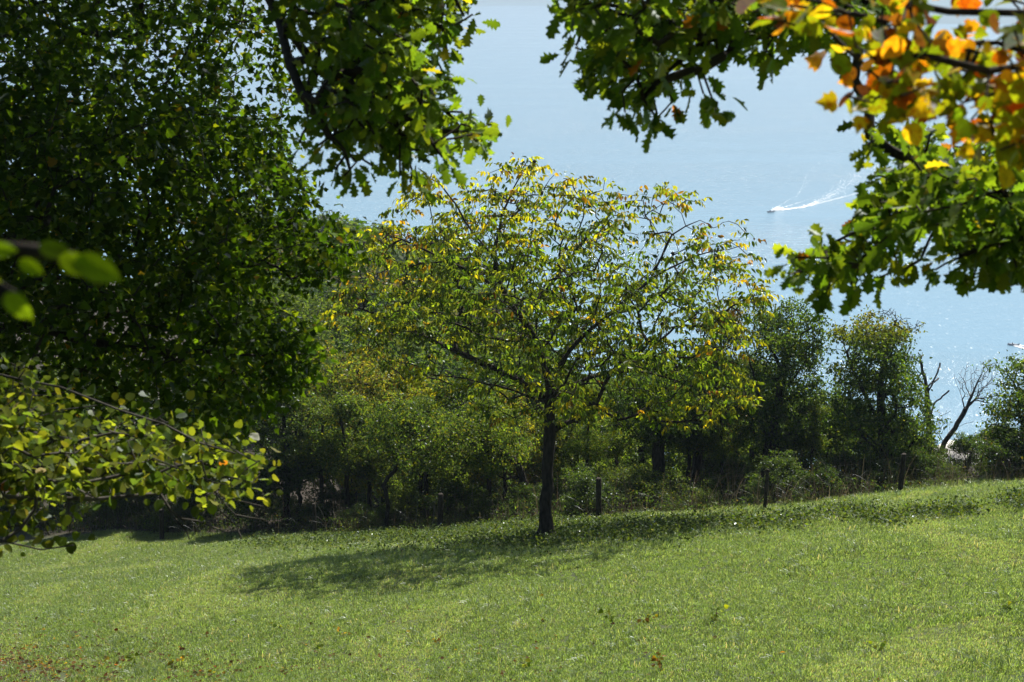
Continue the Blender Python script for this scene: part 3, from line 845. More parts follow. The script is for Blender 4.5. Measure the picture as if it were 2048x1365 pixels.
def make_autumn_maple():
    rng = np.random.default_rng(51)
    d0 = 3.5
    poly = [(1490, -80), (1700, -120), (2300, -150), (2300, 330), (2050, 320), (1960, 305), (1900, 282), (1850, 222), (1760, 218), (1680, 205), (1676, 182), (1745, 170), (1690, 120), (1640, 60), (1560, 72), (1500, 30)]
    def q(px, py, dd=0.0):
        return P(px, py, d0 + dd)
    bx, byy = 2.55, 3.2
    base = np.array([bx, byy, ground_z(bx, byy) - 0.1])
    sk = Skeleton(7)
    sk.limb([base, base + np.array([0.0, 0.05, 1.3]), base + np.array([-0.1, 0.1, 2.5]), base + np.array([-0.15, 0.2, 3.9])], 0, 0.25, 0.012)
    t = base + np.array([-0.1, 0.1, 2.5])
    sk.limb([t, q(2500, 60, 0), q(2250, 30, 0), q(2050, 25, 0), q(1900, 22, 0), q(1830, 10, 0), q(1770, 45, -.05), q(1710, 30, -.1), q(1580, 10, -.1)], 1, 0.12, 0.005)
    sk.limb([base + np.array([-0.06, 0.08, 2.2]), q(2400, 250, .1), q(2200, 225, .1), q(2080, 235, .1), q(2000, 272, .1), q(1930, 262, .1), q(1880, 215, .1), q(1800, 200, .1), q(1700, 192, .1)], 2, 0.12, 0.005)
    sk.limb([q(2250, 30, 0), q(2120, 120, -.2), q(1980, 140, -.25), q(1850, 110, -.25), q(1760, 130, -.2)], 3, 0.12, 0.005)
    dens = lambda x, y: np.where((x > 1810) & (x < 2040) & (y < 62), 0.12, np.where(y < 0, 0.4, 1.0)) * np.where((x < 1740) & (y < 70), 0.5, 1.0)
    A = crown_points(rng, poly, d0, 0.45, 270, R=90, min_depth=0.2, dens=dens, squash=0.2)
    E = np.array([q(x, y, 0) for x, y in [(1505, 25), (1530, 15), (1560, 40), (1590, 50), (1640, 10), (1690, 190), (1720, 200), (1745, 205), (1920, 265), (2000, 275), (1660, 30)]])
    sk.grow(np.concatenate([A, E]), bf=0.2, seg=0.1, wig=0.05)
    sk.finish(0.05, 1.8, 0.0014, 0.009)
    tips = np.where(sk.tip)[0]
    pos, R, s = leaf_clusters(sk, tips, rng, 3, (0.034, 0.07), droop=0.4, spread=0.7, off=0.03, up=0.2, face=np.array([0, -0.6, 0.0]))
    col = palette(rng, len(pos), [(0.10, 0.16, 0.015), (0.18, 0.22, 0.018), (0.38, 0.28, 0.02), (0.42, 0.20, 0.02), (0.30, 0.085, 0.012), (0.12, 0.05, 0.015)], [3.6, 4.0, 2.6, 1.4, 1.5, 0.8], 0.16)
    build_tree('young_maple', 'young maple close by at the upper right with blurred yellow and orange leaves', 'tree', sk, base,
               M_BARK, M_LEAF_AUTUMN, [MAPLE_B, ROUND_B, MAPLE_B], pos, R, s, col)

def make_lime():
    rng = np.random.default_rng(61)
    d0 = 7.8
    poly = [(-420, 700), (-100, 720), (60, 725), (150, 805), (300, 815), (420, 858), (480, 900), (522, 945), (505, 975), (440, 980), (400, 970), (330, 955), (240, 955), (150, 985), (100, 1015), (60, 1035), (-150, 1050), (-420, 1050)]
    def q(px, py, dd=0.0):
        return P(px, py, d0 + dd)
    bx, byy = -4.7, 7.6
    base = np.array([bx, byy, ground_z(bx, byy) - 0.1])
    sk = Skeleton(9)
    sk.limb([base, base + np.array([0.1, 0, 1.2]), base + np.array([0.1, 0.1, 2.8]), base + np.array([0.3, 0.2, 4.6])], 0, 0.3, 0.015)
    sk.limb([base + np.array([0.1, 0.1, 3.0]), q(-300, 700, 0), q(-50, 740, -.2), q(120, 770, -.3), q(240, 825, -.3), q(330, 850, -.3), q(400, 885, -.3), q(460, 905, -.3), q(520, 930, -.3)], 1, 0.2, 0.01)
    sk.limb([base + np.array([0.1, 0.1, 2.6]), q(-300, 830, .3), q(-60, 850, .3), q(120, 880, .3), q(260, 905, .3), q(370, 940, .3), q(470, 1000, .2), q(530, 1015, .2)], 2, 0.2, 0.01)
    sk.limb([base + np.array([0.1, 0, 1.7]), q(-300, 960, -.3), q(-60, 985, -.4), q(60, 1000, -.4), q(200, 1000, -.4), q(320, 985, -.3)], 3, 0.2, 0.01)
    sk.limb([base + np.array([0.1, 0, 1.3]), q(-300, 1060, -.6), q(-80, 1080, -.6), q(10, 1082, -.6), q(80, 1098, -.6), q(150, 1090, -.6)], 4, 0.2, 0.006)
    # bare hanging twigs
    sk.limb([q(320, 985, -.3), q(345, 1030, -.3), q(372, 1062, -.3), q(380, 1082, -.3)], 5, 0.08, 0.006)
    sk.limb([q(320, 985, -.3), q(340, 1020, -.3), q(400, 1045, -.3), q(450, 1065, -.3)], 5, 0.08, 0.006)
    sk.limb([q(370, 940, .3), q(430, 990, .3), q(470, 1030, .3), q(530, 1038, .3)], 6, 0.08, 0.006)
    sk.limb([q(370, 940, .3), q(435, 1015, .3), q(470, 1050, .3), q(485, 1075, .3)], 6, 0.08, 0.006)
    A = crown_points(rng, poly, d0, 1.1, 700, R=140, min_depth=0.15, squash=0.4)
    E = np.array([q(x, y, rng.normal(-.2, .3)) for x, y in [(500, 918), (515, 925), (490, 940), (520, 950), (505, 965), (40, 1060), (60, 1050), (85, 1045), (140, 1062), (98, 1070), (10, 1055), (30, 730), (50, 740), (415, 1015), (470, 905), (440, 880)]])
    sk.grow(np.concatenate([A, E]), bf=0.2, seg=0.2, wig=0.07)
    sk.finish(0.1, 1.75, 0.0022, 0.018)
    tips = np.where(sk.tip)[0]
    pos, R, s = leaf_clusters(sk, tips, rng, 8, (0.028, 0.066), droop=0.5, spread=0.75, off=0.06, up=0.5)
    col = palette(rng, len(pos), [(0.06, 0.09, 0.024), (0.10, 0.13, 0.028), (0.15, 0.17, 0.03), (0.25, 0.2, 0.03), (0.25, 0.10, 0.02)], [3, 4, 3, 0.15, 0.03])
    build_tree('lime_tree', 'low sunlit lime tree with round pale green leaves at the lower left', 'tree', sk, base,
               M_BARK_GREY, M_LEAF_LIME, [ROUND_A, ROUND_B, ROUND_C, ROUND_D], pos, R, s, col)

def make_hornbeam():
    d0 = 1.75
    def q(px, py, dd=0.0):
        return P(px, py, d0 + dd)
    bx, byy = -0.98, 1.6
    base = np.array([bx, byy, ground_z(bx, byy) - 0.1])
    sk = Skeleton(10)
    sk.limb([base, base + np.array([0.03, 0.02, 0.9]), base + np.array([0.02, 0.05, 1.7]), base + np.array([0.05, 0.05, 2.3])], 0, 0.15, 0.006)
    sk.limb([base + np.array([0.02, 0.05, 1.75]), q(-250, 470), q(-60, 490), q(60, 505), q(120, 508), q(150, 522)], 1, 0.05, 0.002)
    sk.limb([base + np.array([0.02, 0.05, 1.62]), q(-250, 540), q(-60, 570), q(0, 580), q(25, 592)], 2, 0.05, 0.002)
    sk.finish(0.016, 2.2, 0.0012)
    spec = [(95, 488, 70, -0.15, 60), (118, 512, 130, 0.25, 66), (150, 520, 98, 0.38, 104), (52, 515, 40, 0.55, 70), (-20, 500, 30, 0.0, 60), (20, 585, 45, 0.75, 74), (-30, 575, 30, 0.5, 60)]
    spec = [(78, 492, 66, 0.25), (118, 515, 78, 0.4), (150, 518, 98, 0.42), (38, 522, 55, 0.5), (-28, 498, 58, 0.05), (10, 588, 72, 0.8), (-32, 560, 60, 0.6), (-90, 490, 60, 0.3), (-110, 560, 60, 0.4)]
    pos, dd, nn, sz = [], [], [], []
    rng = np.random.default_rng(4)
    for (x, y, L, a) in spec:
        p = q(x, y, rng.normal(0, 0.03)); pos.append(p)
        d = math.cos(a) * RGT - math.sin(a) * UPV + 0.15 * FWD
        dd.append(d); nn.append(UPV * 0.15 - FWD * 1.0 + rng.normal(0, 0.14, 3)); sz.append(L / FPX * d0)
    R = frames(nrm(np.array(dd)), nrm(np.array(nn)))
    col = palette(rng, len(pos), [(0.13, 0.20, 0.012), (0.10, 0.17, 0.012)], [1, 1], 0.15)
    build_tree('hornbeam_sapling', 'hornbeam sapling at the left edge with a few big blurred bright green leaves', 'sapling', sk, base,
               M_BARK, M_LEAF_FRESH, [HORN_A], np.array(pos), R, np.array(sz), col, singles=20, limb_names=('stem', 'twig'))

make_walnut()
make_left_maple()
make_left_oak()
make_right_oak()
make_autumn_maple()
make_lime()
make_hornbeam()
# ------------------------------------------------------------------ woodland trees and bushes (built once, then copied)
def make_wood_proto(name, seed, H, W, cbase, n_lumps, n_attr, n_leaf, cols, wts, leaf=(0.08, 0.14), bark=None, bare=0.0, stems=1, trunk_r=0.14, lean=0.15):
    rng = np.random.default_rng(seed)
    sk = Skeleton(seed)
    tops = []
    for s in range(stems):
        a = rng.uniform(0, 6.28); sp = 0 if stems == 1 else rng.uniform(0.15, 0.4) * W
        top = np.array([math.cos(a) * (sp + rng.normal(0, lean * 0.4)), math.sin(a) * (sp + rng.normal(0, lean * 0.4)), H * rng.uniform(0.66, 0.82)])
        mid = top * np.array([0.5, 0.5, 0.5]) + np.append(rng.normal(0, lean * 0.5, 2), 0)
        if s == 0:
            sk.limb([(0, 0, 0), mid * np.array([0.3, 0.3, 0.4]), mid, top], 0, H / 22, H * 0.004)
        else:
            sk.limb([(0, 0, 0.02), mid, top], s, H / 22, H * 0.004)
        tops.append(top)
    cen, rad, tint = [], [], []
    for i in range(n_lumps):
        t = rng.uniform(0, 1)
        z = H * (cbase + (1 - cbase) * (0.12 + 0.78 * t))
        wr = W * math.sqrt(max(0.05, 1 - (2 * t - 0.85) ** 2 * 0.75))
        a = rng.uniform(0, 6.28); rr = wr * math.sqrt(rng.uniform(0.05, 1.0)) * 0.72
        cen.append((rr * math.cos(a), rr * math.sin(a), z)); rad.append(W * rng.uniform(0.3, 0.5)); tint.append(math.exp(rng.normal(0, 0.16)))
    cen = np.array(cen); rad = np.array(rad); tint = np.array(tint)
    li = rng.integers(0, n_lumps, n_attr)
    v = nrm(rng.normal(0, 1, (n_attr, 3))) * (rng.uniform(0.15, 1, (n_attr, 1)) ** 0.45)
    A = cen[li] + v * rad[li][:, None] * np.array([1, 1, 0.72])
    A[:, 2] = np.maximum(A[:, 2], 0.15)
    sk.grow(A, bf=0.3, seg=H / 20, wig=0.09)
    sk.finish(trunk_r, 2.3, 0.005)
    n_leaf = int(n_leaf * 1.5)
    root = thing(name, (0, 0, 0), 'x', 'tree')
    idx = np.arange(len(sk.P)); o0 = np.zeros(3)
    for g in sorted(set(sk.grp.tolist())):
        if g >= 0:
            add('trunk', tube_mesh('trunk', sk, idx[sk.grp == g], o0, 7), bark or M_BARK, root)
    add('branches', tube_mesh('branches', sk, idx[sk.grp < 0], o0, 4), bark or M_BARK, root, kind='stuff')
    if n_leaf:
        tip = np.where(sk.tip)[0]
        if bare > 0:      # the topmost twigs have shed their leaves
            zt = sk.P[tip][:, 2]
            tip = tip[(zt < np.quantile(zt, 1 - bare)) | (rng.uniform(0, 1, len(tip)) < 0.25)]
        sel = tip[rng.integers(0, len(tip), n_leaf)]
        near = np.argmin(np.linalg.norm(sk.P[sel][:, None, :] - cen[None], axis=2), axis=1)
        pos = sk.P[sel] + rng.normal(0, 0.14 * (H / 7) ** 0.5, (n_leaf, 3)) * np.array([1, 1, 0.75])
        d = rng.normal(0, 0.8, (n_leaf, 3)); d[:, 2] -= 0.5
        nn = rng.normal(0, 0.6, (n_leaf, 3)); nn[:, 2] += 0.55
        col = palette(rng, n_leaf, cols, wts, 0.16) * tint[near][:, None]
        add('crown', leaves_mesh('crown', [QUAD], np.zeros(n_leaf, int), pos, frames(d, nrm(nn)), rng.uniform(leaf[0], leaf[1], n_leaf), col), M_LEAF_FAR, root, kind='stuff')
    root['H'] = H
    return root

DG = (0.038, 0.07, 0.017); MG = (0.058, 0.096, 0.022); LG = (0.098, 0.135, 0.03); YG = (0.15, 0.15, 0.026); BR = (0.13, 0.085, 0.025); GREY = (0.07, 0.09, 0.05)
PROTO = {
    'ash':    make_wood_proto('woodland_tree', 101, 8.0, 2.0, 0.22, 26, 420, 13000, [DG, MG, LG, YG], [2, 4, 2, 0.4]),
    'maple':  make_wood_proto('woodland_tree', 102, 8.0, 2.3, 0.18, 24, 460, 12500, [MG, LG, YG, BR], [3, 3, 1.6, 0.6], bare=0.06),
    'dark':   make_wood_proto('woodland_tree', 103, 7.0, 2.2, 0.12, 24, 420, 14000, [DG, MG, GREY], [4, 3, 2]),
    'gold':   make_wood_proto('woodland_tree', 104, 7.0, 2.1, 0.2, 22, 380, 11500, [LG, YG, (0.22, 0.18, 0.03), BR], [3, 3, 1.2, 0.5]),
    'light':  make_wood_proto('woodland_tree', 105, 7.5, 2.4, 0.15, 30, 480, 15000, [MG, LG, (0.12, 0.15, 0.05)], [2, 4, 2]),
    'russet': make_wood_proto('woodland_tree', 106, 7.0, 2.0, 0.25, 20, 380, 9500, [MG, BR, YG, (0.10, 0.09, 0.03)], [3, 2, 2, 2], bare=0.1),
    'thin':   make_wood_proto('woodland_tree', 107, 7.0, 1.7, 0.35, 16, 300, 6500, [MG, LG, YG], [3, 3, 1], trunk_r=0.1),
    'bush':   make_wood_proto('bush', 108, 2.6, 1.3, 0.05, 18, 260, 6500, [DG, MG, LG, GREY], [2, 3, 2, 1.5], leaf=(0.055, 0.1), stems=4, trunk_r=0.05),
    'bush2':  make_wood_proto('bush', 109, 2.2, 1.4, 0.03, 16, 240, 5500, [MG, LG, YG, GREY], [3, 3, 1.0, 1.5], leaf=(0.05, 0.095), stems=4, trunk_r=0.045),
    'scrub':  make_wood_proto('bush', 110, 1.8, 1.2, 0.05, 12, 260, 4200, [DG, MG, GREY, BR], [4, 3, 1.5, 0.3], leaf=(0.055, 0.09), stems=5, trunk_r=0.035, bark=M_BARK_GREY),
}
_used = set()
def plant(kind, px, Y, top=None, w=1.0, label='', group=None, yaw=None, H=None, cat='tree', name=None, tilt=0.0):
    """put a copy of a woodland tree at the column px of the photograph, Y metres ahead, its top seen at row top"""
    rng = random.Random(int(px * 7 + Y * 131))
    src = PROTO[kind]
    u = (px - 1024) / FPX
    X = u * Y / (FWD[1] - 0.05 * UPV[1])
    z = float(ground_z(X, Y))
    if H is None:
        v = P(px, top, 1.0)
        H = Y / v[1] * v[2] - z
    H = max(H, 0.6)
    if kind in _used:
        o = copy_tree(src)
    else:
        o = src; _used.add(kind)
    s = H / src['H'] * 1.03
    o.location = (X, Y, z - 0.05)
    w = w * (1.3 if src['H'] > 3 else 1.15)
    o.scale = (s * w, s * w, s)
    o.rotation_euler = (rng.uniform(-0.04, 0.04), rng.uniform(-0.04, 0.04) + tilt, rng.uniform(0, 6.28) if yaw is None else yaw)
    o['label'] = label; o['category'] = cat
    if group: o['group'] = group
    return o

G1 = 'trees of the thicket behind the fence'
G2 = 'trees on the wooded slope below the meadow'
G3 = 'trees on the far wooded ridge'
G4 = 'bushes along the far side of the fence'
# trees that stand out, right of the walnut
def custom_tree(name, label, poly, d0, D, limbs, n_attr, n_leaf, cols, wts, seed, root_r, extra=None, top=None, leaf=(0.075, 0.13), group=None, clump=4, sig=0.2):
    rng = np.random.default_rng(seed)
    n_leaf = int(n_leaf * 1.3); n_attr = int(n_attr * 1.25)
    q = lambda x, y, dd=0.0: P(x, y, d0 + dd)
    b = q(*limbs[0][0]); b[2] = float(ground_z(b[0], b[1])) - 0.1
    sk = Skeleton(seed)
    for g, ln in enumerate(limbs):
        pts = [b if (g == 0 and i == 0) else q(x, y, 0 if (g == 0 or i == 0) else rng.normal(0, 0.5) * i / len(ln)) for i, (x, y) in enumerate(ln)]
        sk.limb(pts, g, 0.25, 0.02)
    C = crown_points(rng, poly, d0, D, n_attr // clump, R=90, min_depth=0.25, squash=0.5)
    A = np.repeat(C, clump, axis=0) + rng.normal(0, sig, (len(C) * clump, 3)) * np.array([1, 1, 0.65])
    na = len(A)
    if extra:
        E = crown_points(rng, extra, d0, 0.5, 70, R=20, squash=0.5)
        A = np.concatenate([A, E])
    sk.grow(A, bf=0.25, seg=0.3, wig=0.07)
    sk.finish(root_r, 1.85, 0.005)
    if extra:
        fx, fy, _ = proj(sk.P); sk.r = np.where(in_poly(fx, fy, extra)[0], np.minimum(sk.r, 0.011), sk.r)
    tip = np.where(sk.tip)[0]
    leafy = np.array([np.min(np.linalg.norm(C - sk.P[i], axis=1)) < 0.8 for i in tip])
    if extra:
        ex, ey, _ = proj(sk.P[tip]); leafy &= ~in_poly(ex, ey, extra)[0]
    sel = tip[leafy][rng.integers(0, int(leafy.sum()), n_leaf)]
    pos = sk.P[sel] + rng.normal(0, 0.13, (n_leaf, 3)) * np.array([1, 1, 0.7])
    d = rng.normal(0, 0.8, (n_leaf, 3)); d[:, 2] -= 0.5
    nn = rng.normal(0, 0.65, (n_leaf, 3)); nn[:, 2] += 0.5
    tint = np.exp(rng.normal(0, 0.18, len(sk.P)))[sel]
    col = palette(rng, n_leaf, cols, wts, 0.16) * tint[:, None]
    if top is not None:
        _, yy, _ = proj(pos); f = np.clip((top[0] - yy) / 40.0, 0, 1)[:, None] * (rng.uniform(0, 1, (n_leaf, 1)) < 0.75)
        col = col * (1 - f) + palette(rng, n_leaf, top[1], [1] * len(top[1]), 0.15) * f
    root = build_tree(name, label, 'tree', sk, b, M_BARK, None, None, None, None, None, None, group)
    add('crown', leaves_mesh('crown', [QUAD], np.zeros(n_leaf, int), pos - b, frames(d, nrm(nn)), rng.uniform(leaf[0], leaf[1], n_leaf), col), M_LEAF_FAR, root, kind='stuff')

custom_tree('woodland_tree', 'tall leafy green tree just right of the walnut, highest behind the fence',
    [(1505, 640), (1530, 605), (1560, 590), (1600, 600), (1625, 625), (1630, 650), (1612, 670), (1645, 690), (1655, 730), (1640, 760), (1605, 790), (1640, 820), (1650, 860), (1600, 905), (1540, 930), (1480, 905), (1470, 840), (1490, 780), (1480, 720), (1500, 690)],
    46.5, 1.5, [[(1530, 1015), (1535, 930), (1545, 870), (1560, 790), (1570, 700), (1582, 630)], [(1545, 870), (1520, 800), (1500, 730), (1492, 690)], [(1560, 790), (1600, 740), (1632, 695)], [(1570, 720), (1600, 650)], [(1565, 750), (1540, 680), (1530, 620)], [(1540, 900), (1590, 860), (1635, 835)]],
    520, 15000, [DG, MG, LG, YG], [2, 4, 2, 0.3], 701, 0.2, group=G1)
custom_tree('woodland_tree', 'tree with bare twigs and yellowish top against the lake, beside the dead tree',
    [(1665, 660), (1690, 640), (1740, 634), (1790, 632), (1812, 645), (1828, 672), (1826, 720), (1835, 760), (1850, 800), (1880, 860), (1885, 890), (1840, 940), (1760, 950), (1690, 905), (1650, 860), (1680, 820), (1652, 770), (1657, 732), (1690, 712), (1670, 690)],
    45.5, 1.8, [[(1775, 1005), (1770, 930), (1765, 860), (1762, 790), (1770, 720), (1790, 650)], [(1765, 860), (1735, 800), (1710, 750), (1692, 705), (1682, 665)], [(1762, 800), (1800, 740), (1815, 690)], [(1770, 720), (1742, 670), (1735, 640)], [(1790, 660), (1822, 658), (1846, 648)], [(1768, 900), (1830, 855), (1868, 845)], [(1770, 910), (1720, 860), (1680, 850)]],
    620, 17000, [DG, MG, LG, YG], [2.5, 4, 2, 0.3], 702, 0.22, extra=[(1735, 634), (1760, 618), (1790, 614), (1805, 630), (1850, 642), (1846, 652), (1825, 672), (1800, 645), (1770, 635)],
    top=(690, [(0.15, 0.13, 0.025), (0.12, 0.13, 0.03)]), group=G1)
custom_tree('woodland_tree', 'green tree cut by the right edge of the photo, beyond the dead tree',
    [(1995, 732), (2010, 718), (2040, 722), (2120, 690), (2180, 700), (2190, 850), (2140, 960), (2030, 965), (1980, 935), (1962, 885), (1985, 850), (1975, 835), (2000, 810), (2010, 782), (1992, 760)],
    44.5, 1.8, [[(2062, 990), (2062, 900), (2055, 820), (2050, 750)], [(2062, 900), (2020, 860), (1990, 850)], [(2055, 820), (2030, 770), (2010, 740)], [(2060, 860), (2100, 780), (2140, 730)]],
    420, 13000, [DG, MG, LG, YG], [2, 4, 3, 0.8], 703, 0.17, group=G1)
custom_tree('woodland_tree', 'brownish green tree half hidden by the right edge of the walnut crown',
    [(1385, 640), (1410, 612), (1450, 602), (1490, 615), (1508, 650), (1495, 700), (1500, 760), (1480, 860), (1420, 905), (1370, 870), (1358, 750), (1380, 690)],
    48.5, 1.6, [[(1375, 1010), (1390, 940), (1410, 860), (1428, 770), (1442, 680)], [(1410, 860), (1450, 790), (1475, 720)], [(1428, 770), (1405, 700), (1400, 650)]],
    380, 11000, [DG, MG, BR, (0.10, 0.09, 0.03)], [4, 3, 1.4, 2], 704, 0.16, top=(670, [BR, YG]), group=G1)
custom_tree('woodland_tree', 'dark tree with a thick straight trunk below the right half of the walnut crown',
    [(1225, 780), (1300, 735), (1380, 745), (1425, 800), (1410, 870), (1340, 895), (1250, 880)],
    46.8, 1.5, [[(1315, 1025), (1316, 960), (1318, 880), (1322, 790)], [(1318, 880), (1270, 830), (1240, 800)], [(1319, 860), (1370, 810), (1400, 790)]],
    300, 9000, [DG, MG, GREY], [4, 3, 1], 705, 0.21, group=G1)
custom_tree('woodland_tree', 'crooked tree with a low dark limb, between the two fence posts left of the walnut',
    [(700, 830), (760, 790), (850, 800), (940, 830), (1000, 880), (960, 930), (880, 950), (800, 940), (720, 900)],
    49.0, 1.5, [[(770, 1036), (775, 1000), (765, 970), (735, 960), (700, 930), (690, 870)], [(765, 970), (800, 930), (840, 890), (880, 860)], [(770, 1010), (730, 985), (715, 975)]],
    240, 6500, [DG, MG, LG, YG], [2, 3, 3, 1], 706, 0.075, group=G1)
custom_tree('woodland_tree', 'leaning tree whose bare limb slants down right above the fence left of the walnut trunk',
    [(880, 860), (930, 820), (1000, 830), (1060, 870), (1050, 930), (980, 950), (900, 920)],
    47.5, 1.5, [[(1060, 1040), (1050, 980), (1030, 925), (985, 895), (930, 870), (900, 850)], [(985, 895), (950, 920), (920, 940)], [(1030, 925), (1040, 870), (1030, 830)]],
    220, 6500, [MG, LG, YG], [2, 3, 1.2], 707, 0.13, group=G1)
plant('bush', 1652, 46.5, 775, 0.85, 'bright green bushy small tree filling the gap between the two tall trees on the right', G1)
plant('gold', 770, 53.0, 690, 0.85, 'golden yellow tree left of the walnut behind the fence', G1)
plant('dark', 565, 50.0, 765, 0.95, 'very dark dense tree just right of the low lime branches', G1)
plant('maple', 690, 55.0, 705, 0.8, 'olive green tree with yellow trails between the dark tree and the golden tree', G1)
for (k, px, Y, top, w, lab) in [
        ('thin', 1235, 47.5, 775, 0.8, 'thin tree with a slender straight trunk just right of the walnut trunk'),
        ('light', 1160, 51, 770, 0.8, 'pale green tree directly behind the walnut trunk on its right side'),
        ('gold', 1050, 52, 770, 0.8, 'yellowish tree directly behind the walnut trunk on its left side'),
        ('thin', 975, 48.5, 800, 0.95, 'thin tree between the walnut trunk and the fence post left of it'),
        ('ash', 905, 53, 755, 0.9, 'green tree behind the fence post that stands next left of the walnut'),
        ('light', 840, 50, 800, 0.75, 'light green tree right of the golden tree behind the fence'),
        ('thin', 640, 50.5, 800, 0.9, 'thin tree behind the fence post at the left end of the walnut shadow'),
        ('thin', 730, 51, 820, 0.9, 'thin tree standing in front of the golden tree'),
        ('ash', 1395, 52, 700, 0.8, 'green tree left of the brownish tree under the right part of the walnut crown'),
        ('light', 1500, 53, 720, 0.8, 'light green tree between the brownish tree and the tallest tree'),
        ('thin', 1172, 45.5, 800, 0.8, 'slender tree in the gap between the walnut trunk and the post right of it'),
        ('thin', 1010, 47.0, 815, 0.85, 'slender tree close behind the fence just left of the walnut trunk'),
        ('thin', 1378, 45.5, 780, 0.85, 'thin dark stemmed tree right of the thick straight trunk'),
        ('thin', 850, 48.0, 800, 0.9, 'slender tree right of the crooked tree behind the fence'),
        ('thin', 690, 49.5, 790, 0.85, 'slender dark tree midway between the two posts at the walnut shadow'),
        ('thin', 590, 50.0, 800, 0.9, 'slender tree at the right side of the very dark dense tree'),
        ('thin', 1450, 44.5, 800, 0.8, 'thin tree in front of the brownish tree, left of the thin fence post'),
        ('thin', 1630, 44.5, 800, 0.8, 'thin tree between the two tall trees on the right, close behind the wire'),
        ('light', 1285, 56, 720, 0.9, 'light tree behind the dark tree with the thick trunk')]:
    plant(k, px, Y, top, w, lab, G1)
shade = 'dark tree of the thicket behind the fence, hidden behind the shaded maple and lime'
for (k, px, Y, top, w) in [('dark', 470, 53, 745, 1), ('ash', 390, 55, 720, 1), ('dark', 290, 55, 740, 1), ('light', 200, 58, 700, 1), ('dark', 90, 59, 740, 1), ('ash', -10, 61, 720, 1), ('dark', -110, 62, 740, 1)]:
    plant(k, px, Y, top, w, shade, G1)
for (k, px, Y, top, w, lab) in [
        ('light', 655, 84, 600, 0.95, 'rounded pale green tree on the slope right beside the maple branches'),
        ('light', 575, 76, 580, 1.0, 'pale green tree on the slope behind the tip of the long maple branch'),
        ('ash', 735, 92, 640, 0.95, 'green tree on the slope above the golden tree'),
        ('light', 820, 86, 650, 0.9, 'pale tree on the slope behind the left branches of the walnut'),
        ('gold', 620, 68, 660, 0.9, 'yellowish tree on the slope above the dark dense tree'),
        ('light', 500, 78, 560, 1, 'pale green tree on the slope hidden behind the maple leaves'),
        ('ash', 700, 72, 680, 0.9, 'green tree on the slope just above the olive green tree')]:
    plant(k, px, Y, top, w, lab, G2)
slope_r = 'tree lower down the bank, its top showing between the trunks behind the fence'
for (k, px, Y, top, w) in [('ash', 900, 72, 700, 1), ('light', 990, 75, 715, 1), ('dark', 1090, 68, 740, 1), ('ash', 1190, 74, 740, 1), ('light', 1290, 66, 745, 1), ('dark', 1390, 70, 730, 1), ('ash', 1490, 64, 770, 1),
                           ('light', 1590, 62, 800, 1), ('dark', 1700, 62, 800, 1), ('ash', 1800, 58, 840, .9), ('light', 2010, 52, 850, 1), ('dark', 2120, 55, 800, 1)]:
    plant(k, px, Y, top, w, slope_r, G2)
# the distant ridge on the left
rr = random.Random(77)
ridge = 'bluish tree of the distant wooded ridge above the slope on the left'
def ridge_top(px):
    return float(np.interp(px, [300, 640, 700, 750, 800, 850, 900], [400, 432, 455, 485, 545, 620, 720]))
for i in range(16):
    px = 480 + i * 25 + rr.uniform(-8, 8)
    plant(rr.choice(['light', 'ash', 'light', 'dark']), px, 215 + rr.uniform(-15, 15), ridge_top(px) + rr.uniform(-8, 14), rr.uniform(1.0, 1.4), ridge, G3)
for i in range(14):
    px = 470 + i * 27 + rr.uniform(-9, 9)
    plant(rr.choice(['dark', 'ash', 'dark', 'russet']), px, 165 + rr.uniform(-15, 15), ridge_top(px) + 62 + rr.uniform(-15, 20), rr.uniform(1.0, 1.4), ridge, G3)
for i in range(12):
    px = 480 + i * 30 + rr.uniform(-9, 9)
    plant(rr.choice(['dark', 'ash', 'light', 'dark']), px, 122 + rr.uniform(-10, 10), max(560, ridge_top(px) + 120) + rr.uniform(-15, 20), rr.uniform(1.0, 1.3), ridge, G3)
# a leafless tree on the ridge
# bushes behind the fence
bl = 'leafy bush of the dark undergrowth along the far side of the wire fence'
for i in range(46):
    px = -60 + i * 48 + rr.uniform(-14, 14)
    Yf = float(np.interp(px, [p[0] for p in POSTS_PX], [p[1] for p in POSTS_PX]))
    if 1870 < px < 1990:
        continue
    Y = Yf + rr.choice([2.2, 3.0, 4.0, 5.5]) + rr.uniform(-0.4, 0.4)
    k = rr.choice(['bush', 'scrub', 'bush2', 'scrub', 'scrub'])
    plant(k, px, Y, None, rr.uniform(0.9, 1.3), bl, G4, H=rr.uniform(0.7, 1.6), cat='bush')
plant('bush2', 1905, 43.5, None, 1.2, 'bright low bush in front of the pale rock below the dead tree', G4, H=0.6, cat='bush')
plant('bush', 1945, 44.5, None, 1.0, 'small leafy bush with a sprig rising beside the foot of the dead tree', G4, H=1.5, cat='bush')
plant('bush2', 1985, 43.0, None, 1.0, 'low bush between the pale rock and the tree at the right edge', G4, H=0.55, cat='bush')
plant('bush', 1850, 44.0, None, 1.0, 'green bush at the foot of the yellow-topped tree, left of the pale rock', G4, H=1.5, cat='bush')
for k, o in PROTO.items():
    if k not in _used:
        for c in list(o.children): bpy.data.objects.remove(c)
        bpy.data.objects.remove(o)

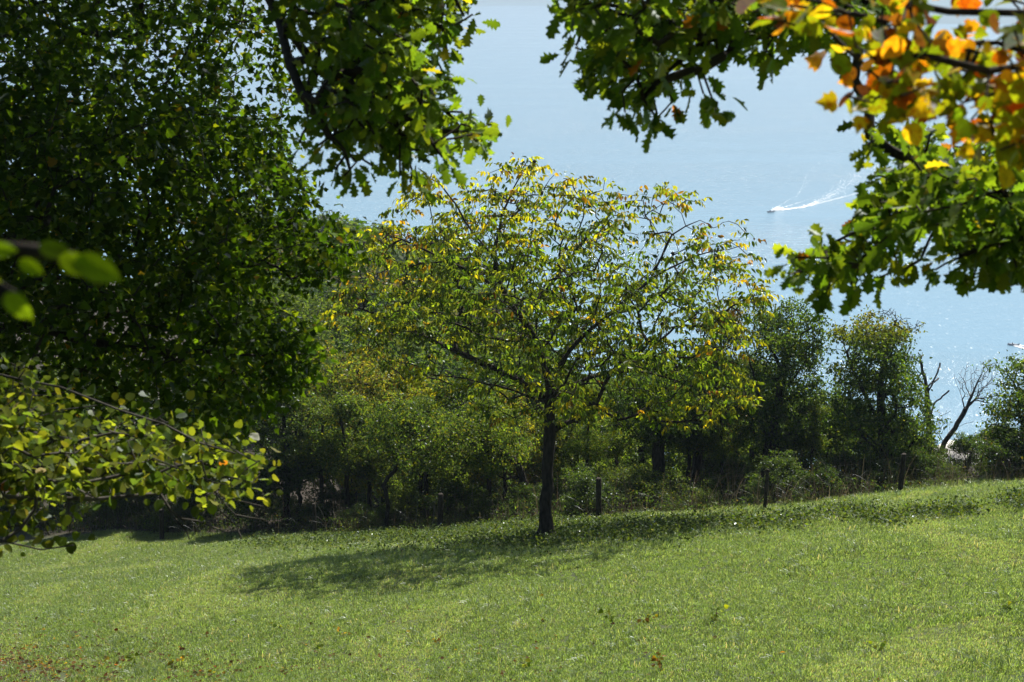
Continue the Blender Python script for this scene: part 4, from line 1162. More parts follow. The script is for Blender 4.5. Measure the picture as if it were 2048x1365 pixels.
# ------------------------------------------------------------------ dead tree and bleached snag
def make_dead():
    rng = np.random.default_rng(71)
    d0 = 47.5
    def q(px, py, dd=0.0):
        return P(px, py, d0 + dd)
    b = q(1872, 985); b[2] = ground_z(b[0], b[1]) - 0.1
    sk = Skeleton(12)
    sk.limb([b, q(1876, 930), q(1888, 888), q(1910, 856), q(1930, 820), q(1942, 795), q(1955, 765), q(1968, 738)], 0, 0.15, 0.01)
    for g, pts in enumerate([[(1930, 820), (1950, 800), (1975, 795), (1998, 800)], [(1942, 795), (1932, 775), (1928, 760)], [(1910, 856), (1930, 848), (1947, 843)], [(1955, 765), (1975, 755), (1984, 728)],
                             [(1930, 820), (1925, 800), (1920, 785)], [(1888, 888), (1878, 868), (1864, 860)], [(1876, 930), (1900, 918), (1930, 922)]]):
        sk.limb([q(x, y, rng.normal(0, 0.3) if i else 0) for i, (x, y) in enumerate(pts)], g + 1, 0.12, 0.01)
    A = crown_points(rng, [(1915, 742), (1945, 722), (1990, 720), (1994, 756), (2010, 785), (2006, 812), (1960, 806), (1928, 792), (1908, 768)], d0, 0.8, 230, R=40)
    B = crown_points(rng, [(1868, 830), (1905, 815), (1900, 855), (1870, 862)], d0, 0.4, 14, R=20)
    sk.grow(np.concatenate([A, B]), bf=0.5, seg=0.15, wig=0.05)
    sk.finish(0.085, 1.55, 0.006)
    build_tree('dead_tree', 'bare dead tree leaning right with fine twigs against the lake', 'dead tree', sk, b, M_DEADWOOD, None, None, None, None, None, None)
    d0 = 48.5
    b = q(1866, 985); b[2] = ground_z(b[0], b[1]) - 0.1
    sk = Skeleton(13)
    sk.limb([b, q(1862, 900), q(1856, 830), q(1853, 778), q(1846, 745), q(1840, 722)], 0, 0.15, 0.012)
    for g, pts in enumerate([[(1853, 778), (1865, 762), (1876, 745), (1880, 726)], [(1854, 785), (1866, 768), (1878, 757)], [(1846, 745), (1836, 755), (1833, 775)], [(1858, 850), (1868, 808), (1880, 798), (1898, 782)],
                             [(1846, 745), (1841, 720), (1846, 711)], [(1853, 778), (1846, 768), (1838, 760)], [(1855, 800), (1842, 790), (1838, 782)]]):
        sk.limb([q(x, y, rng.normal(0, 0.2) if i else 0) for i, (x, y) in enumerate(pts)], g + 1, 0.12, 0.012)
    sk.finish(0.1, 1.7, 0.01)
    build_tree('dead_snag', 'broken dead snag with stubby forked limbs left of the bare dead tree', 'dead tree', sk, b, M_DEADWOOD, None, None, None, None, None, None)
    # leafless crown on the ridge
    d0 = 205.0
    b = q(640, 560); b[2] = ground_z(b[0], b[1]) - 0.2
    sk = Skeleton(14)
    sk.limb([b, q(640, 500), q(645, 470)], 0, 1.0, 0.05)
    A = crown_points(rng, [(620, 440), (645, 418), (672, 422), (680, 440), (660, 465), (630, 465)], d0, 2.5, 120, R=25)
    sk.grow(A, bf=0.4, seg=1.0, wig=0.05); sk.finish(0.25, 2.0, 0.03)
    build_tree('bare_tree', 'leafless grey crown rising over the far ridge beside the maple', 'tree', sk, b, M_DEADWOOD, None, None, None, None, None, None)
make_dead()

# ------------------------------------------------------------------ fence
def post_mesh(h, r, seed):
    rng = np.random.default_rng(seed); k = 9
    ang = np.arange(k) * 2 * math.pi / k
    V = []
    zs = [-0.3, 0.0, h * 0.35, h * 0.7, h - 0.015, h]
    rr_ = [1.05, 1.03, 1.0, 0.97, 0.95, 0.85]
    lx, ly = rng.normal(0, 0.03, 2)
    for z, s in zip(zs, rr_):
        w = 1 + rng.normal(0, 0.03, k)
        V += [(r * s * w[i] * math.cos(ang[i]) + lx * z, r * s * w[i] * math.sin(ang[i]) + ly * z, z + (rng.normal(0, 0.008) if z == h else 0)) for i in range(k)]
    F = []
    for a in range(len(zs) - 1):
        for i in range(k):
            F.append((a * k + i, a * k + (i + 1) % k, (a + 1) * k + (i + 1) % k, (a + 1) * k + i))
    F.append(tuple(range((len(zs) - 1) * k, len(zs) * k)))
    return polys_mesh('post', V, F)

def make_fence():
    root = thing('wire_fence', (POSTS[5][0], POSTS[5][1], float(ground_z(*POSTS[5]))), 'wire fence with dark round wooden posts between the meadow and the thicket', 'fence')
    o0 = np.array(root.location)
    tops = []
    hs = [1.25, 1.2, 1.2, 1.2, 1.25, 1.3, 1.22, 1.22, 1.2, 1.2]
    rs = [0.07, 0.07, 0.09, 0.062, 0.09, 0.085, 0.052, 0.072, 0.07, 0.07]
    for i, (x, y) in enumerate(POSTS):
        z = float(ground_z(x, y))
        add('post', post_mesh(hs[i], rs[i], 200 + i), M_POST, root, loc=Vector((x, y, z)) - root.location)
        tops.append((x, y, z, hs[i]))
    for f in (0.93, 0.62, 0.33):
        V, F = [], []
        pts = []
        for a in range(len(tops) - 1):
            (x0, y0, z0, h0), (x1, y1, z1, h1) = tops[a], tops[a + 1]
            for k in range(8):
                t = k / 8
                pts.append((x0 + (x1 - x0) * t, y0 + (y1 - y0) * t - 0.065, z0 + h0 * f + (z1 + h1 * f - z0 - h0 * f) * t - 0.05 * math.sin(math.pi * t) * (1 + a % 2)))
        sk = Skeleton(1); last = -1
        for p_ in pts: last = sk._push(p_, last, 0)
        sk.finish(0.0015, 2.0, 0.0015)
        add('wire', tube_mesh('wire', sk, np.arange(len(pts)), o0, 4), M_WIRE, root)
make_fence()

# ------------------------------------------------------------------ pale rock below the dead tree
def make_rock(px, py, d, size, seed, label):
    rng = np.random.default_rng(seed)
    c = P(px, py, d)
    n, m = 16, 9
    V = []; F = []
    for j in range(m):
        t = j / (m - 1)
        for i in range(n):
            a = i / n * 2 * math.pi
            r = math.cos(t * 1.45) ** 0.6 * (1 + 0.16 * math.sin(3 * a + seed) + 0.1 * math.sin(5 * a + 2 * t * 6) + rng.normal(0, 0.05))
            V.append((size[0] * r * math.cos(a), size[1] * r * math.sin(a), size[2] * (1.6 * t - 0.7) + rng.normal(0, 0.04)))
    for j in range(m - 1):
        for i in range(n):
            F.append((j * n + i, j * n + (i + 1) % n, (j + 1) * n + (i + 1) % n, (j + 1) * n + i))
    F.append(tuple((m - 1) * n + i for i in range(n)))
    o = add('pale_rock', polys_mesh('rock', V, F), M_ROCK)
    g = float(ground_z(c[0], c[1]))
    o.location = (c[0], c[1], c[2])
    # a foot reaching the ground
    for v in o.data.vertices:
        if v.co.z < -size[2] * 0.65: v.co.z = min(v.co.z, g - c[2] - 0.2)
    tag(o, label, 'rock')
M_ROCK = plain_mat('pale_limestone', (0.72, 0.69, 0.64), 0.9, 0.2, 2.5)
make_rock(1906, 920, 62.0, (1.5, 1.4, 0.8), 3, 'bright pale rock showing between the bushes under the dead tree')
make_rock(1975, 966, 58.0, (1.0, 1.0, 0.6), 8, 'smaller pale rock low down between the bushes and the right edge tree')

# ------------------------------------------------------------------ boats and their wakes
M_HULL_W = plain_mat('white_gelcoat', (0.75, 0.76, 0.78), 0.3, 0.05)
M_HULL_D = plain_mat('dark_hull_paint', (0.07, 0.09, 0.13), 0.4, 0.1)
M_HULL_B = plain_mat('blue_hull_paint', (0.10, 0.14, 0.30), 0.4, 0.1)
M_GLASS = plain_mat('smoked_windscreen', (0.05, 0.07, 0.09), 0.15, 0.05)
M_CLOTH = plain_mat('dark_jacket', (0.06, 0.06, 0.08), 0.8, 0.1)
M_FOAM = plain_mat('white_foam', (0.82, 0.85, 0.88), 0.8, 0.05)

def hull_mesh(L, W, H):
    st = [(-0.5, 0.9, 0.75), (-0.25, 1.0, 0.75), (0.0, 1.0, 0.8), (0.25, 0.82, 0.9), (0.42, 0.45, 1.05), (0.5, 0.04, 1.2)]
    V, F = [], []
    for (t, w, h) in st:
        x = t * L
        V += [(x, -w * W / 2, h * H), (x, -w * W * 0.36, 0.15 * H), (x, 0, -0.2 * H if t < 0.4 else 0.2 * H), (x, w * W * 0.36, 0.15 * H), (x, w * W / 2, h * H), (x, w * W * 0.36, h * H * 0.92), (x, 0, h * H * 0.55 if t < 0.2 else h * H * 0.95), (x, -w * W * 0.36, h * H * 0.92)]
    for a in range(len(st) - 1):
        for i in range(8):
            F.append((a * 8 + i, (a + 1) * 8 + i, (a + 1) * 8 + (i + 1) % 8, a * 8 + (i + 1) % 8))
    F.append(tuple(range(8))); F.append(tuple(reversed(range((len(st) - 1) * 8, len(st) * 8))))
    return polys_mesh('hull', V, F)

def box_mesh(c, s, taper=1.0):
    V = []
    for z, t in ((-1, 1.0), (1, taper)):
        for x, y in ((-1, -1), (1, -1), (1, 1), (-1, 1)):
            V.append((c[0] + x * s[0] / 2 * t, c[1] + y * s[1] / 2 * t, c[2] + z * s[2] / 2))
    return polys_mesh('box', V, [(3, 2, 1, 0), (4, 5, 6, 7), (0, 1, 5, 4), (1, 2, 6, 5), (2, 3, 7, 6), (3, 0, 4, 7)])

def make_boat(name, px, py, L, heading, label, kind, hull):
    p = on_lake(px, py)
    o = thing(name, (p[0], p[1], LAKE_Z + 0.05), label, 'boat', None)
    o.rotation_euler = (0, 0, heading)
    add('hull', hull_mesh(L, L * 0.36, L * 0.15), hull, o)
    if kind == 'motor':
        add('windscreen', box_mesh((0.06 * L, 0, 0.2 * L), (0.10 * L, 0.24 * L, 0.1 * L), 0.75), M_GLASS, o)
        add('console', box_mesh((0.0, 0, 0.15 * L), (0.12 * L, 0.2 * L, 0.1 * L), 0.9), M_HULL_W, o)
        add('engine', box_mesh((-0.53 * L, 0, 0.12 * L), (0.08 * L, 0.09 * L, 0.2 * L), 0.8), M_GLASS, o)
    else:
        add('seat', box_mesh((-0.1 * L, 0, 0.11 * L), (0.09 * L, 0.3 * L, 0.02 * L)), M_HULL_W, o)
        add('seat', box_mesh((0.18 * L, 0, 0.115 * L), (0.09 * L, 0.27 * L, 0.02 * L)), M_HULL_W, o)
        add('engine', box_mesh((-0.53 * L, 0, 0.1 * L), (0.07 * L, 0.08 * L, 0.18 * L), 0.8), M_GLASS, o)
    return o
def boat_passenger(px, py, L, label):
    p = on_lake(px, py)
    sk = Skeleton(2)
    sk.limb([(0, 0, 0), (0.02, 0, 0.25), (0, 0, 0.5), (0.02, 0, 0.62)], 0, 0.1, 0.0)
    sk.finish(0.2, 2, 0.2); n_ = len(sk.r); sk.r[:] = np.interp(np.linspace(0, 1, n_), [0, .25, .7, .85, 1], [.19, .17, .21, .08, .07])
    o = thing('person', (p[0], p[1], LAKE_Z + 0.05 + 0.12 * L), label, 'person')
    add('body', tube_mesh('body', sk, np.arange(n_), np.zeros(3), 8), M_CLOTH, o)
    hv = []; hf = []
    for j in range(7):
        for i in range(8):
            t = -math.pi / 2 + math.pi * j / 6
            hv.append((0.1 * math.cos(t) * math.cos(i * math.pi / 4), 0.1 * math.cos(t) * math.sin(i * math.pi / 4), 0.74 + 0.13 * math.sin(t)))
    for j in range(6):
        for i in range(8):
            hf.append((j * 8 + i, j * 8 + (i + 1) % 8, (j + 1) * 8 + (i + 1) % 8, (j + 1) * 8 + i))
    add('head', polys_mesh('head', hv, hf), M_CLOTH, o)
make_boat('motorboat', 1541, 425, 5.8, math.radians(200), 'speeding dark motorboat throwing white spray at the head of the long curving wake', 'motor', M_HULL_D)
make_boat('motorboat', 2026, 691, 5.0, math.radians(165), 'small motorboat with a short white wake at the right edge of the lake', 'motor', M_HULL_D)
make_boat('rowing_boat', 812, 418, 3.9, math.radians(150), 'little dark fishing boat alone on the lake above the left of the walnut', 'row', M_HULL_D)
make_boat('rowing_boat', 689, 438, 3.9, math.radians(185), 'tiny fishing boat on the lake just over the distant ridge', 'row', M_HULL_D)
make_boat('rowing_boat', 820, 478, 3.9, math.radians(170), 'blue boat glimpsed through the upper left leaves of the walnut', 'row', M_HULL_B)
for (px, py, L, lab) in [(812, 418, 3.9, 'person in dark clothes sitting in the fishing boat above the walnut'), (689, 438, 3.9, 'person in dark clothes sitting in the tiny boat over the ridge')]:
    boat_passenger(px, py, L, lab)

def flecks(name, lines, n, label, seed, size=(0.5, 1.6)):
    """foam flecks floating along pixel polylines (x, y, half width px, weight)"""
    rng = np.random.default_rng(seed)
    V, F = [], []
    cum = []
    for ln in lines:
        a = np.array([on_lake(x, y) for x, y, *_ in ln]); w = np.array([l[2] for l in ln]); den = np.array([l[3] for l in ln])
        m = int(n * den.mean() * len(ln) / 6)
        t = rng.uniform(0, len(ln) - 1, m); i = t.astype(int); f = t - i
        dd = den[i] * (1 - f) + den[i + 1] * f
        keep = rng.uniform(0, den.max(), m) < dd
        i, f = i[keep], f[keep]
        c = a[i] * (1 - f)[:, None] + a[i + 1] * f[:, None]
        ww = w[i] * (1 - f) + w[i + 1] * f
        tang = nrm(a[i + 1] - a[i]); side = np.stack([-tang[:, 1], tang[:, 0], np.zeros(len(i))], -1)
        c = c + side * (rng.normal(0, 1, len(i)) * ww)[:, None] + tang * rng.normal(0, 1.0, (len(i), 1))
        L = rng.uniform(size[0], size[1], len(i)) * (0.6 + dd[keep]); B = L * rng.uniform(0.25, 0.6, len(i))
        z = np.full(len(i), LAKE_Z + 0.03) + rng.uniform(0, 0.15, len(i))
        for k in range(len(i)):
            b = len(V)
            for sx, sy, dz in ((-1, -0.6, 0), (0, -1, 0), (1, -0.4, 0.0), (0.8, 0.7, 0), (-0.5, 1, 0), (0, 0, 0.1)):
                q_ = c[k] + tang[k] * sx * L[k] * 0.5 + side[k] * sy * B[k] * 0.5
                V.append((q_[0], q_[1], z[k] + dz))
            for s_ in range(5):
                F.append((b + s_, b + (s_ + 1) % 5, b + 5))
    o = add(name, polys_mesh(name, V, F), M_FOAM, kind='stuff')
    tag(o, label)
flecks('wake', [
    [(1549, 421, .9, 1.0), (1560, 420, 1.6, 1), (1580, 418, 1.1, 1.0), (1605, 415, 1.2, .9), (1640, 406, 0.8, .5), (1680, 395, 0.8, .35), (1740, 380, 1.0, .22), (1800, 366, 1.2, .15)],
    [(1551, 419, .6, .8), (1575, 413, .4, .4), (1600, 405, .4, .22), (1640, 391, .5, .12), (1680, 383, .6, .05)],
    [(1552, 417, .7, 1), (1560, 412, .5, .4), (1585, 396, .5, .2), (1603, 382, .7, .2), (1618, 360, 1.2, .15), (1640, 335, 1.6, .12), (1680, 318, 2.0, .1), (1750, 298, 3.0, .1)],
    [(1605, 414, 1.0, .7), (1635, 404, 1.6, .7), (1670, 387, 3.0, .6), (1695, 365, 4.5, .55), (1720, 345, 5.0, .5), (1775, 325, 6, .45), (1830, 318, 8, .35)],
    [(1640, 407, .5, .3), (1690, 394, .6, .3), (1750, 378, .8, .25), (1820, 360, 1.2, .2)],
    [(1590, 398, .5, .12), (1607, 372, .7, .12), (1612, 350, .9, .1), (1635, 328, 1.2, .1), (1700, 306, 2, .08)],
], 1300, 'white foaming wake curving away behind the speeding motorboat', 5)
flecks('wake', [
    [(2031, 692, .4, 1), (2040, 695, .4, 1), (2060, 700, .6, .9), (2120, 715, 1.0, .7), (2200, 735, 1.4, .5)],
    [(2030, 690, .25, .6), (2040, 691, .3, .6), (2060, 694, .3, .6), (2120, 706, .5, .5), (2200, 720, .8, .4)],
], 900, 'short white wake behind the small motorboat at the right edge', 6)

def make_spray():
    rng = np.random.default_rng(9)
    c = on_lake(1547, 421)
    V, F = [], []
    for k in range(420):
        a = rng.uniform(0, 1)
        p_ = c + np.array([a * 7.0 + rng.normal(0, 0.8), rng.normal(0, 1.6) + a * 3, 0]); z = LAKE_Z + 0.1 + abs(rng.normal(0, 1.0)) * (1 - 0.6 * a)
        s = rng.uniform(0.15, 0.5); b = len(V)
        for q_ in ((1, 0, -.5), (-.5, .9, -.5), (-.5, -.9, -.5), (0, 0, 1)):
            V.append((p_[0] + q_[0] * s, p_[1] + q_[1] * s, z + q_[2] * s))
        F += [(b, b + 1, b + 3), (b + 1, b + 2, b + 3), (b + 2, b, b + 3)]
    tag(add('spray', polys_mesh('spray', V, F), M_FOAM, kind='stuff'), 'white plume of spray thrown up beside the speeding motorboat')
make_spray()

# ------------------------------------------------------------------ grass
TUFTS = bpy.data.collections.new('grass_tufts')
def tuft(seed, n, h, spread, cols, wts, width=(0.0028, 0.0058), lean=0.55):
    rng = np.random.default_rng(seed)
    V, L, C = [], [], []
    cc = palette(rng, n, cols, wts, 0.14)
    for i in range(n):
        a = rng.uniform(0, 6.28); r = spread * math.sqrt(rng.uniform(0, 1)); hh = h * rng.uniform(0.5, 1.15); w = rng.uniform(*width)
        b = np.array([r * math.cos(a), r * math.sin(a), -0.01]); la = rng.uniform(0, 6.28); ln = lean * hh * rng.uniform(0.2, 1.4)
        ld = np.array([math.cos(la), math.sin(la), 0]); sd = np.array([-ld[1], ld[0], 0]) * w
        if rng.uniform() < 0.5: sd = (sd + ld * w) * 0.7
        m = b + ld * ln * 0.35 + np.array([0, 0, hh * 0.6]); t = b + ld * ln + np.array([0, 0, hh * (0.95 - 0.25 * ln / max(hh, 1e-3))])
        k = len(V)
        V += [b - sd, b + sd, m - sd * 0.8, m + sd * 0.8, t]
        L += [[k, k + 1, k + 3, k + 2], [k + 2, k + 3, k + 4]]
        C += [cc[i]] * 5
    o = bpy.data.objects.new('tuft', polys_mesh('tuft', V, L, np.array(C)))
    o.data.materials.append(M_GRASS)
    TUFTS.objects.link(o)
GA = (0.143, 0.192, 0.056); GB = (0.182, 0.234, 0.076); GC = (0.23, 0.258, 0.108); GD = (0.24, 0.225, 0.11); GE = (0.30, 0.26, 0.15)
for s in range(4): tuft(300 + s, 28, 0.066, 0.08, [GA, GB, GC, GD], [2, 4, 3, .7])
for s in range(3): tuft(310 + s, 26, 0.08, 0.08, [GA, GB, GC], [4, 3, 1])
for s in range(3): tuft(320 + s, 26, 0.066, 0.085, [GB, GC, GD, GE], [4, 3, 0.8, .4])
tuft(330, 30, 0.17, 0.08, [GA, GB, GC], [3, 3, 1], lean=0.7)
tuft(331, 12, 0.15, 0.12, [GD, GE], [1, 1], lean=0.9)

def vnoise(x, y, seed, sc):
    r = np.random.default_rng(seed); out = np.zeros(len(x))
    for k in range(7):
        a = r.uniform(0, 6.28); f = sc * r.uniform(0.6, 1.8)
        out += np.sin((x * math.cos(a) + y * math.sin(a)) * f + r.uniform(0, 6.28) + 0.8 * np.sin(x * f * 0.7 + k))
    return out / 7 ** 0.5

def scatter_obj(name, pts, rot, scl, idx, label, coll=TUFTS):
    me = bpy.data.meshes.new(name)
    me.vertices.add(len(pts)); me.vertices.foreach_set('co', np.ascontiguousarray(pts, dtype=np.float32).ravel())
    a = me.attributes.new('rot', 'FLOAT_VECTOR', 'POINT'); a.data.foreach_set('vector', np.ascontiguousarray(rot, dtype=np.float32).ravel())
    a = me.attributes.new('scl', 'FLOAT', 'POINT'); a.data.foreach_set('value', np.ascontiguousarray(scl, dtype=np.float32))
    a = me.attributes.new('idx', 'INT', 'POINT'); a.data.foreach_set('value', np.ascontiguousarray(idx, dtype=np.int32))
    me.update()
    o = add(name, me, None, kind='stuff'); tag(o, label)
    ng = bpy.data.node_groups.new(name, 'GeometryNodeTree')
    ng.interface.new_socket('Geometry', in_out='INPUT', socket_type='NodeSocketGeometry')
    ng.interface.new_socket('Geometry', in_out='OUTPUT', socket_type='NodeSocketGeometry')
    N = ng.nodes.new; Lk = ng.links.new
    gi = N('NodeGroupInput'); go = N('NodeGroupOutput')
    ci = N('GeometryNodeCollectionInfo'); ci.inputs['Collection'].default_value = coll
    ci.inputs['Separate Children'].default_value = True; ci.inputs['Reset Children'].default_value = True
    ip = N('GeometryNodeInstanceOnPoints'); ip.inputs['Pick Instance'].default_value = True
    def named(n, t):
        q_ = N('GeometryNodeInputNamedAttribute'); q_.data_type = t; q_.inputs['Name'].default_value = n
        return q_.outputs['Attribute']
    Lk(gi.outputs[0], ip.inputs['Points']); Lk(ci.outputs[0], ip.inputs['Instance'])
    Lk(named('idx', 'INT'), ip.inputs['Instance Index']); Lk(named('rot', 'FLOAT_VECTOR'), ip.inputs['Rotation']); Lk(named('scl', 'FLOAT'), ip.inputs['Scale'])
    Lk(ip.outputs[0], go.inputs[0])
    md = o.modifiers.new('scatter', 'NODES'); md.node_group = ng
    return o

def make_grass():
    rng = np.random.default_rng(91)
    n = 300000
    Y = rng.uniform(12.5, 52, n); X = rng.uniform(-20, 20, n)
    keep = (np.abs(X) < 0.40 * Y + 0.8) & (fence_t(X, Y) < 1.0 + 1.6 * (X > 6))
    X, Y = X[keep], Y[keep]
    z = ground_z(X, Y)
    px, py, _ = proj(np.stack([X, Y, z], -1))
    litter = (vnoise(X, Y, 3, 1.2) * 60 + py - 1310 - (px - 60) * 0.35) > 0       # thin grass under the trees at the lower left
    litter &= (px < 520)
    drop = litter & (rng.uniform(0, 1, len(X)) < 0.7)
    X, Y, z = X[~drop], Y[~drop], z[~drop]
    v = vnoise(X, Y, 1, 0.9); v2 = vnoise(X, Y, 2, 2.4)
    idx = np.where(v > 0.7, 7 + rng.integers(0, 3, len(X)), np.where(v2 < -0.8, 4 + rng.integers(0, 3, len(X)), rng.integers(0, 5, len(X))))
    u = rng.uniform(0, 1, len(X))
    idx = np.where(u < 0.018 + 0.05 * (v2 > 1.1), 10, np.where(u > 0.988, 11, idx))
    scl = rng.uniform(0.7, 1.25, len(X)) * (1 + 0.15 * v2)
    # ranker tussocks and a faint trodden line at the lower right
    qx, qy, _ = proj(np.stack([X, Y, z], -1))
    for (tx, ty, tr_) in [(240, 1282, 16), (1482, 1284, 14), (870, 1352, 18), (300, 1352, 30), (1282, 1138, 14), (700, 1300, 12), (1010, 1215, 10), (1660, 1330, 14), (1560, 1190, 10), (520, 1235, 12), (1900, 1150, 12), (120, 1240, 14)]:
        near = (np.hypot(qx - tx, (qy - ty) * 1.8) < tr_ * rng.uniform(0.5, 1.3, len(X)))
        idx = np.where(near, 10, idx); scl = np.where(near, scl * 0.8, scl)
    line = np.abs(qy - (1262 - (qx - 1750) * 0.125 + 5 * np.sin(qx / 40))) < 5 + 4 * np.sin(qx / 23)
    line &= (qx > 1640)
    idx = np.where(line, 4 + rng.integers(0, 3, len(X)), idx); scl = np.where(line, scl * 1.35, scl)
    rot = np.stack([rng.normal(0, 0.12, len(X)), rng.normal(0, 0.12, len(X)), rng.uniform(0, 6.28, len(X))], -1)
    scatter_obj('grass', np.stack([X, Y, z], -1), rot, np.clip(scl, 0.5, 1.6), idx, 'short sunlit green grass of the sloping meadow')
make_grass()

def strands(name, P0, H, label, seed, cols, wts, width=0.006, mat=None, bend=0.5):
    """single tall stalks, each a bent strip"""
    rng = np.random.default_rng(seed); n = len(P0)
    la = rng.uniform(0, 6.28, n); ld = np.stack([np.cos(la), np.sin(la), np.zeros(n)], -1); sd = np.stack([-ld[:, 1], ld[:, 0], np.zeros(n)], -1)
    mixd = rng.uniform(0, 1, (n, 1)); sd = nrm(sd * mixd + ld * (1 - mixd))
    b = rng.uniform(0.05, bend, n) * H
    rows = []
    for t, wt in ((0, 1), (0.3, 0.9), (0.6, 0.7), (0.85, 0.5), (1.0, 0.15)):
        c = P0 + ld * (b * t ** 2)[:, None]; c[:, 2] += H * t * (1 - 0.35 * (b / H) * t * t)
        rows += [c - sd * width * wt * 0.5, c + sd * width * wt * 0.5]
    V = np.stack(rows, 1).reshape(-1, 3)
    base = np.arange(n)[:, None] * 10
    f = np.array([[0, 1, 3, 2], [2, 3, 5, 4], [4, 5, 7, 6], [6, 7, 9, 8]]).ravel()
    col = np.repeat(palette(rng, n, cols, wts, 0.2), 10, axis=0)
    o = add(name, raw_mesh(name, V, (base + f[None]).ravel(), np.full(n * 4, 4), col), mat or M_GRASS, kind='stuff')
    tag(o, label)

def along_fence(rng, n, px_rng, t_rng, pref=None):
    px = rng.uniform(px_rng[0], px_rng[1], n)
    if pref is not None:
        px = px[rng.uniform(0, 1, n) < pref(px)]
    u = (px - 1024) / FPX
    Yf = np.interp(px, [p[0] for p in POSTS_PX], [p[1] for p in POSTS_PX])
    Y = Yf + rng.uniform(t_rng[0], t_rng[1], len(px))
    X = u * Y / (FWD[1] - 0.13 * UPV[1])
    return np.stack([X, Y, ground_z(X, Y)], -1)

rg = np.random.default_rng(92)
pt = along_fence(rg, 4500, (-100, 2150), (0.1, 2.6), lambda p: 0.35 + 0.65 * (np.sin(p / 37) * np.sin(p / 91 + 1) > 0.0))
strands('dry_grass', pt, rg.uniform(0.3, 1.0, len(pt)), 'tall dry straw coloured grass standing along the wire fence', 93, [(0.11, 0.09, 0.055), (0.08, 0.07, 0.04), (0.05, 0.07, 0.022), (0.22, 0.19, 0.14)], [3, 3, 3, 1.0], 0.009, M_STRAW, bend=0.8)
n_ = 420
Yk = rg.uniform(19, 40, n_); Xk = rg.uniform(-0.37, 0.37, n_) * Yk
kk = fence_t(Xk, Yk) < -1.0
pt = np.stack([Xk, Yk, ground_z(Xk, Yk)], -1)[kk]
strands('straw_stalks', pt, rg.uniform(0.18, 0.5, len(pt)), 'scattered pale dry stalks sticking out of the meadow grass', 94, [(0.34, 0.30, 0.19), (0.24, 0.23, 0.11)], [2, 1], 0.006, M_STRAW, bend=1.0)

# low nettles and brambles at the meadow edge
def make_weeds():
    rng = np.random.default_rng(95)
    patches = [(1090, 1058, 60, 20, 900), (1000, 1068, 120, 16, 1500), (860, 1078, 120, 14, 1300), (700, 1082, 70, 12, 700), (540, 1088, 40, 10, 350), (1230, 1056, 90, 13, 1200), (1370, 1050, 80, 9, 600), (1470, 1046, 45, 8, 330),
               (1580, 1040, 30, 6, 200), (1655, 1028, 28, 7, 230), (1715, 1030, 24, 8, 230), (1775, 1040, 26, 8, 260), (1850, 1030, 22, 6, 160), (1910, 1026, 26, 8, 260), (2035, 1004, 24, 9, 320), (1180, 1075, 80, 10, 500), (1500, 1055, 50, 8, 250)]
    ps, hs = [], []
    for (x, y, sx, sy, n) in patches:
        xx = rng.normal(x, sx, n); yy = rng.normal(y, sy, n)
        ratio = np.array([P(a, b, 1.0) for a, b in zip(xx, yy)])
        # walk each ray down to the meadow
        t = np.full(n, 18.0)
        for it in range(700):
            q_ = ratio * t[:, None]; t = np.where(q_[:, 2] > ground_z(q_[:, 0], q_[:, 1]) + 0.0, t + 0.06, t)
        q_ = ratio * t[:, None]
        ok = fence_t(q_[:, 0], q_[:, 1]) < 1.5
        ps.append(q_[ok])
    c = np.concatenate(ps)
    per = 4; n = len(c) * per
    pos = np.repeat(c, per, axis=0) + rng.normal(0, 0.09, (n, 3)) * np.array([1, 1, 0])
    pos[:, 2] = ground_z(pos[:, 0], pos[:, 1]) + rng.uniform(0.02, 0.24, n) * np.repeat(rng.uniform(0.4, 1.25, len(c)), per)
    d = rng.normal(0, 0.8, (n, 3)); d[:, 2] -= 0.2
    nn = rng.normal(0, 0.45, (n, 3)); nn[:, 2] += 0.8
    col = palette(rng, n, [(0.045, 0.075, 0.02), (0.07, 0.105, 0.028), (0.10, 0.13, 0.04)], [3, 3, 1.5], 0.2)
    o = add('weeds', leaves_mesh('weeds', [QUAD], np.zeros(n, int), pos, frames(d, nrm(nn)), rng.uniform(0.05, 0.11, n), col), leaf_mat('nettle_leaf', trans=0.35, gloss=0.4, shine=0.35), kind='stuff')
    tag(o, 'low dark nettles and brambles creeping along the fence and round the walnut trunk')
make_weeds()

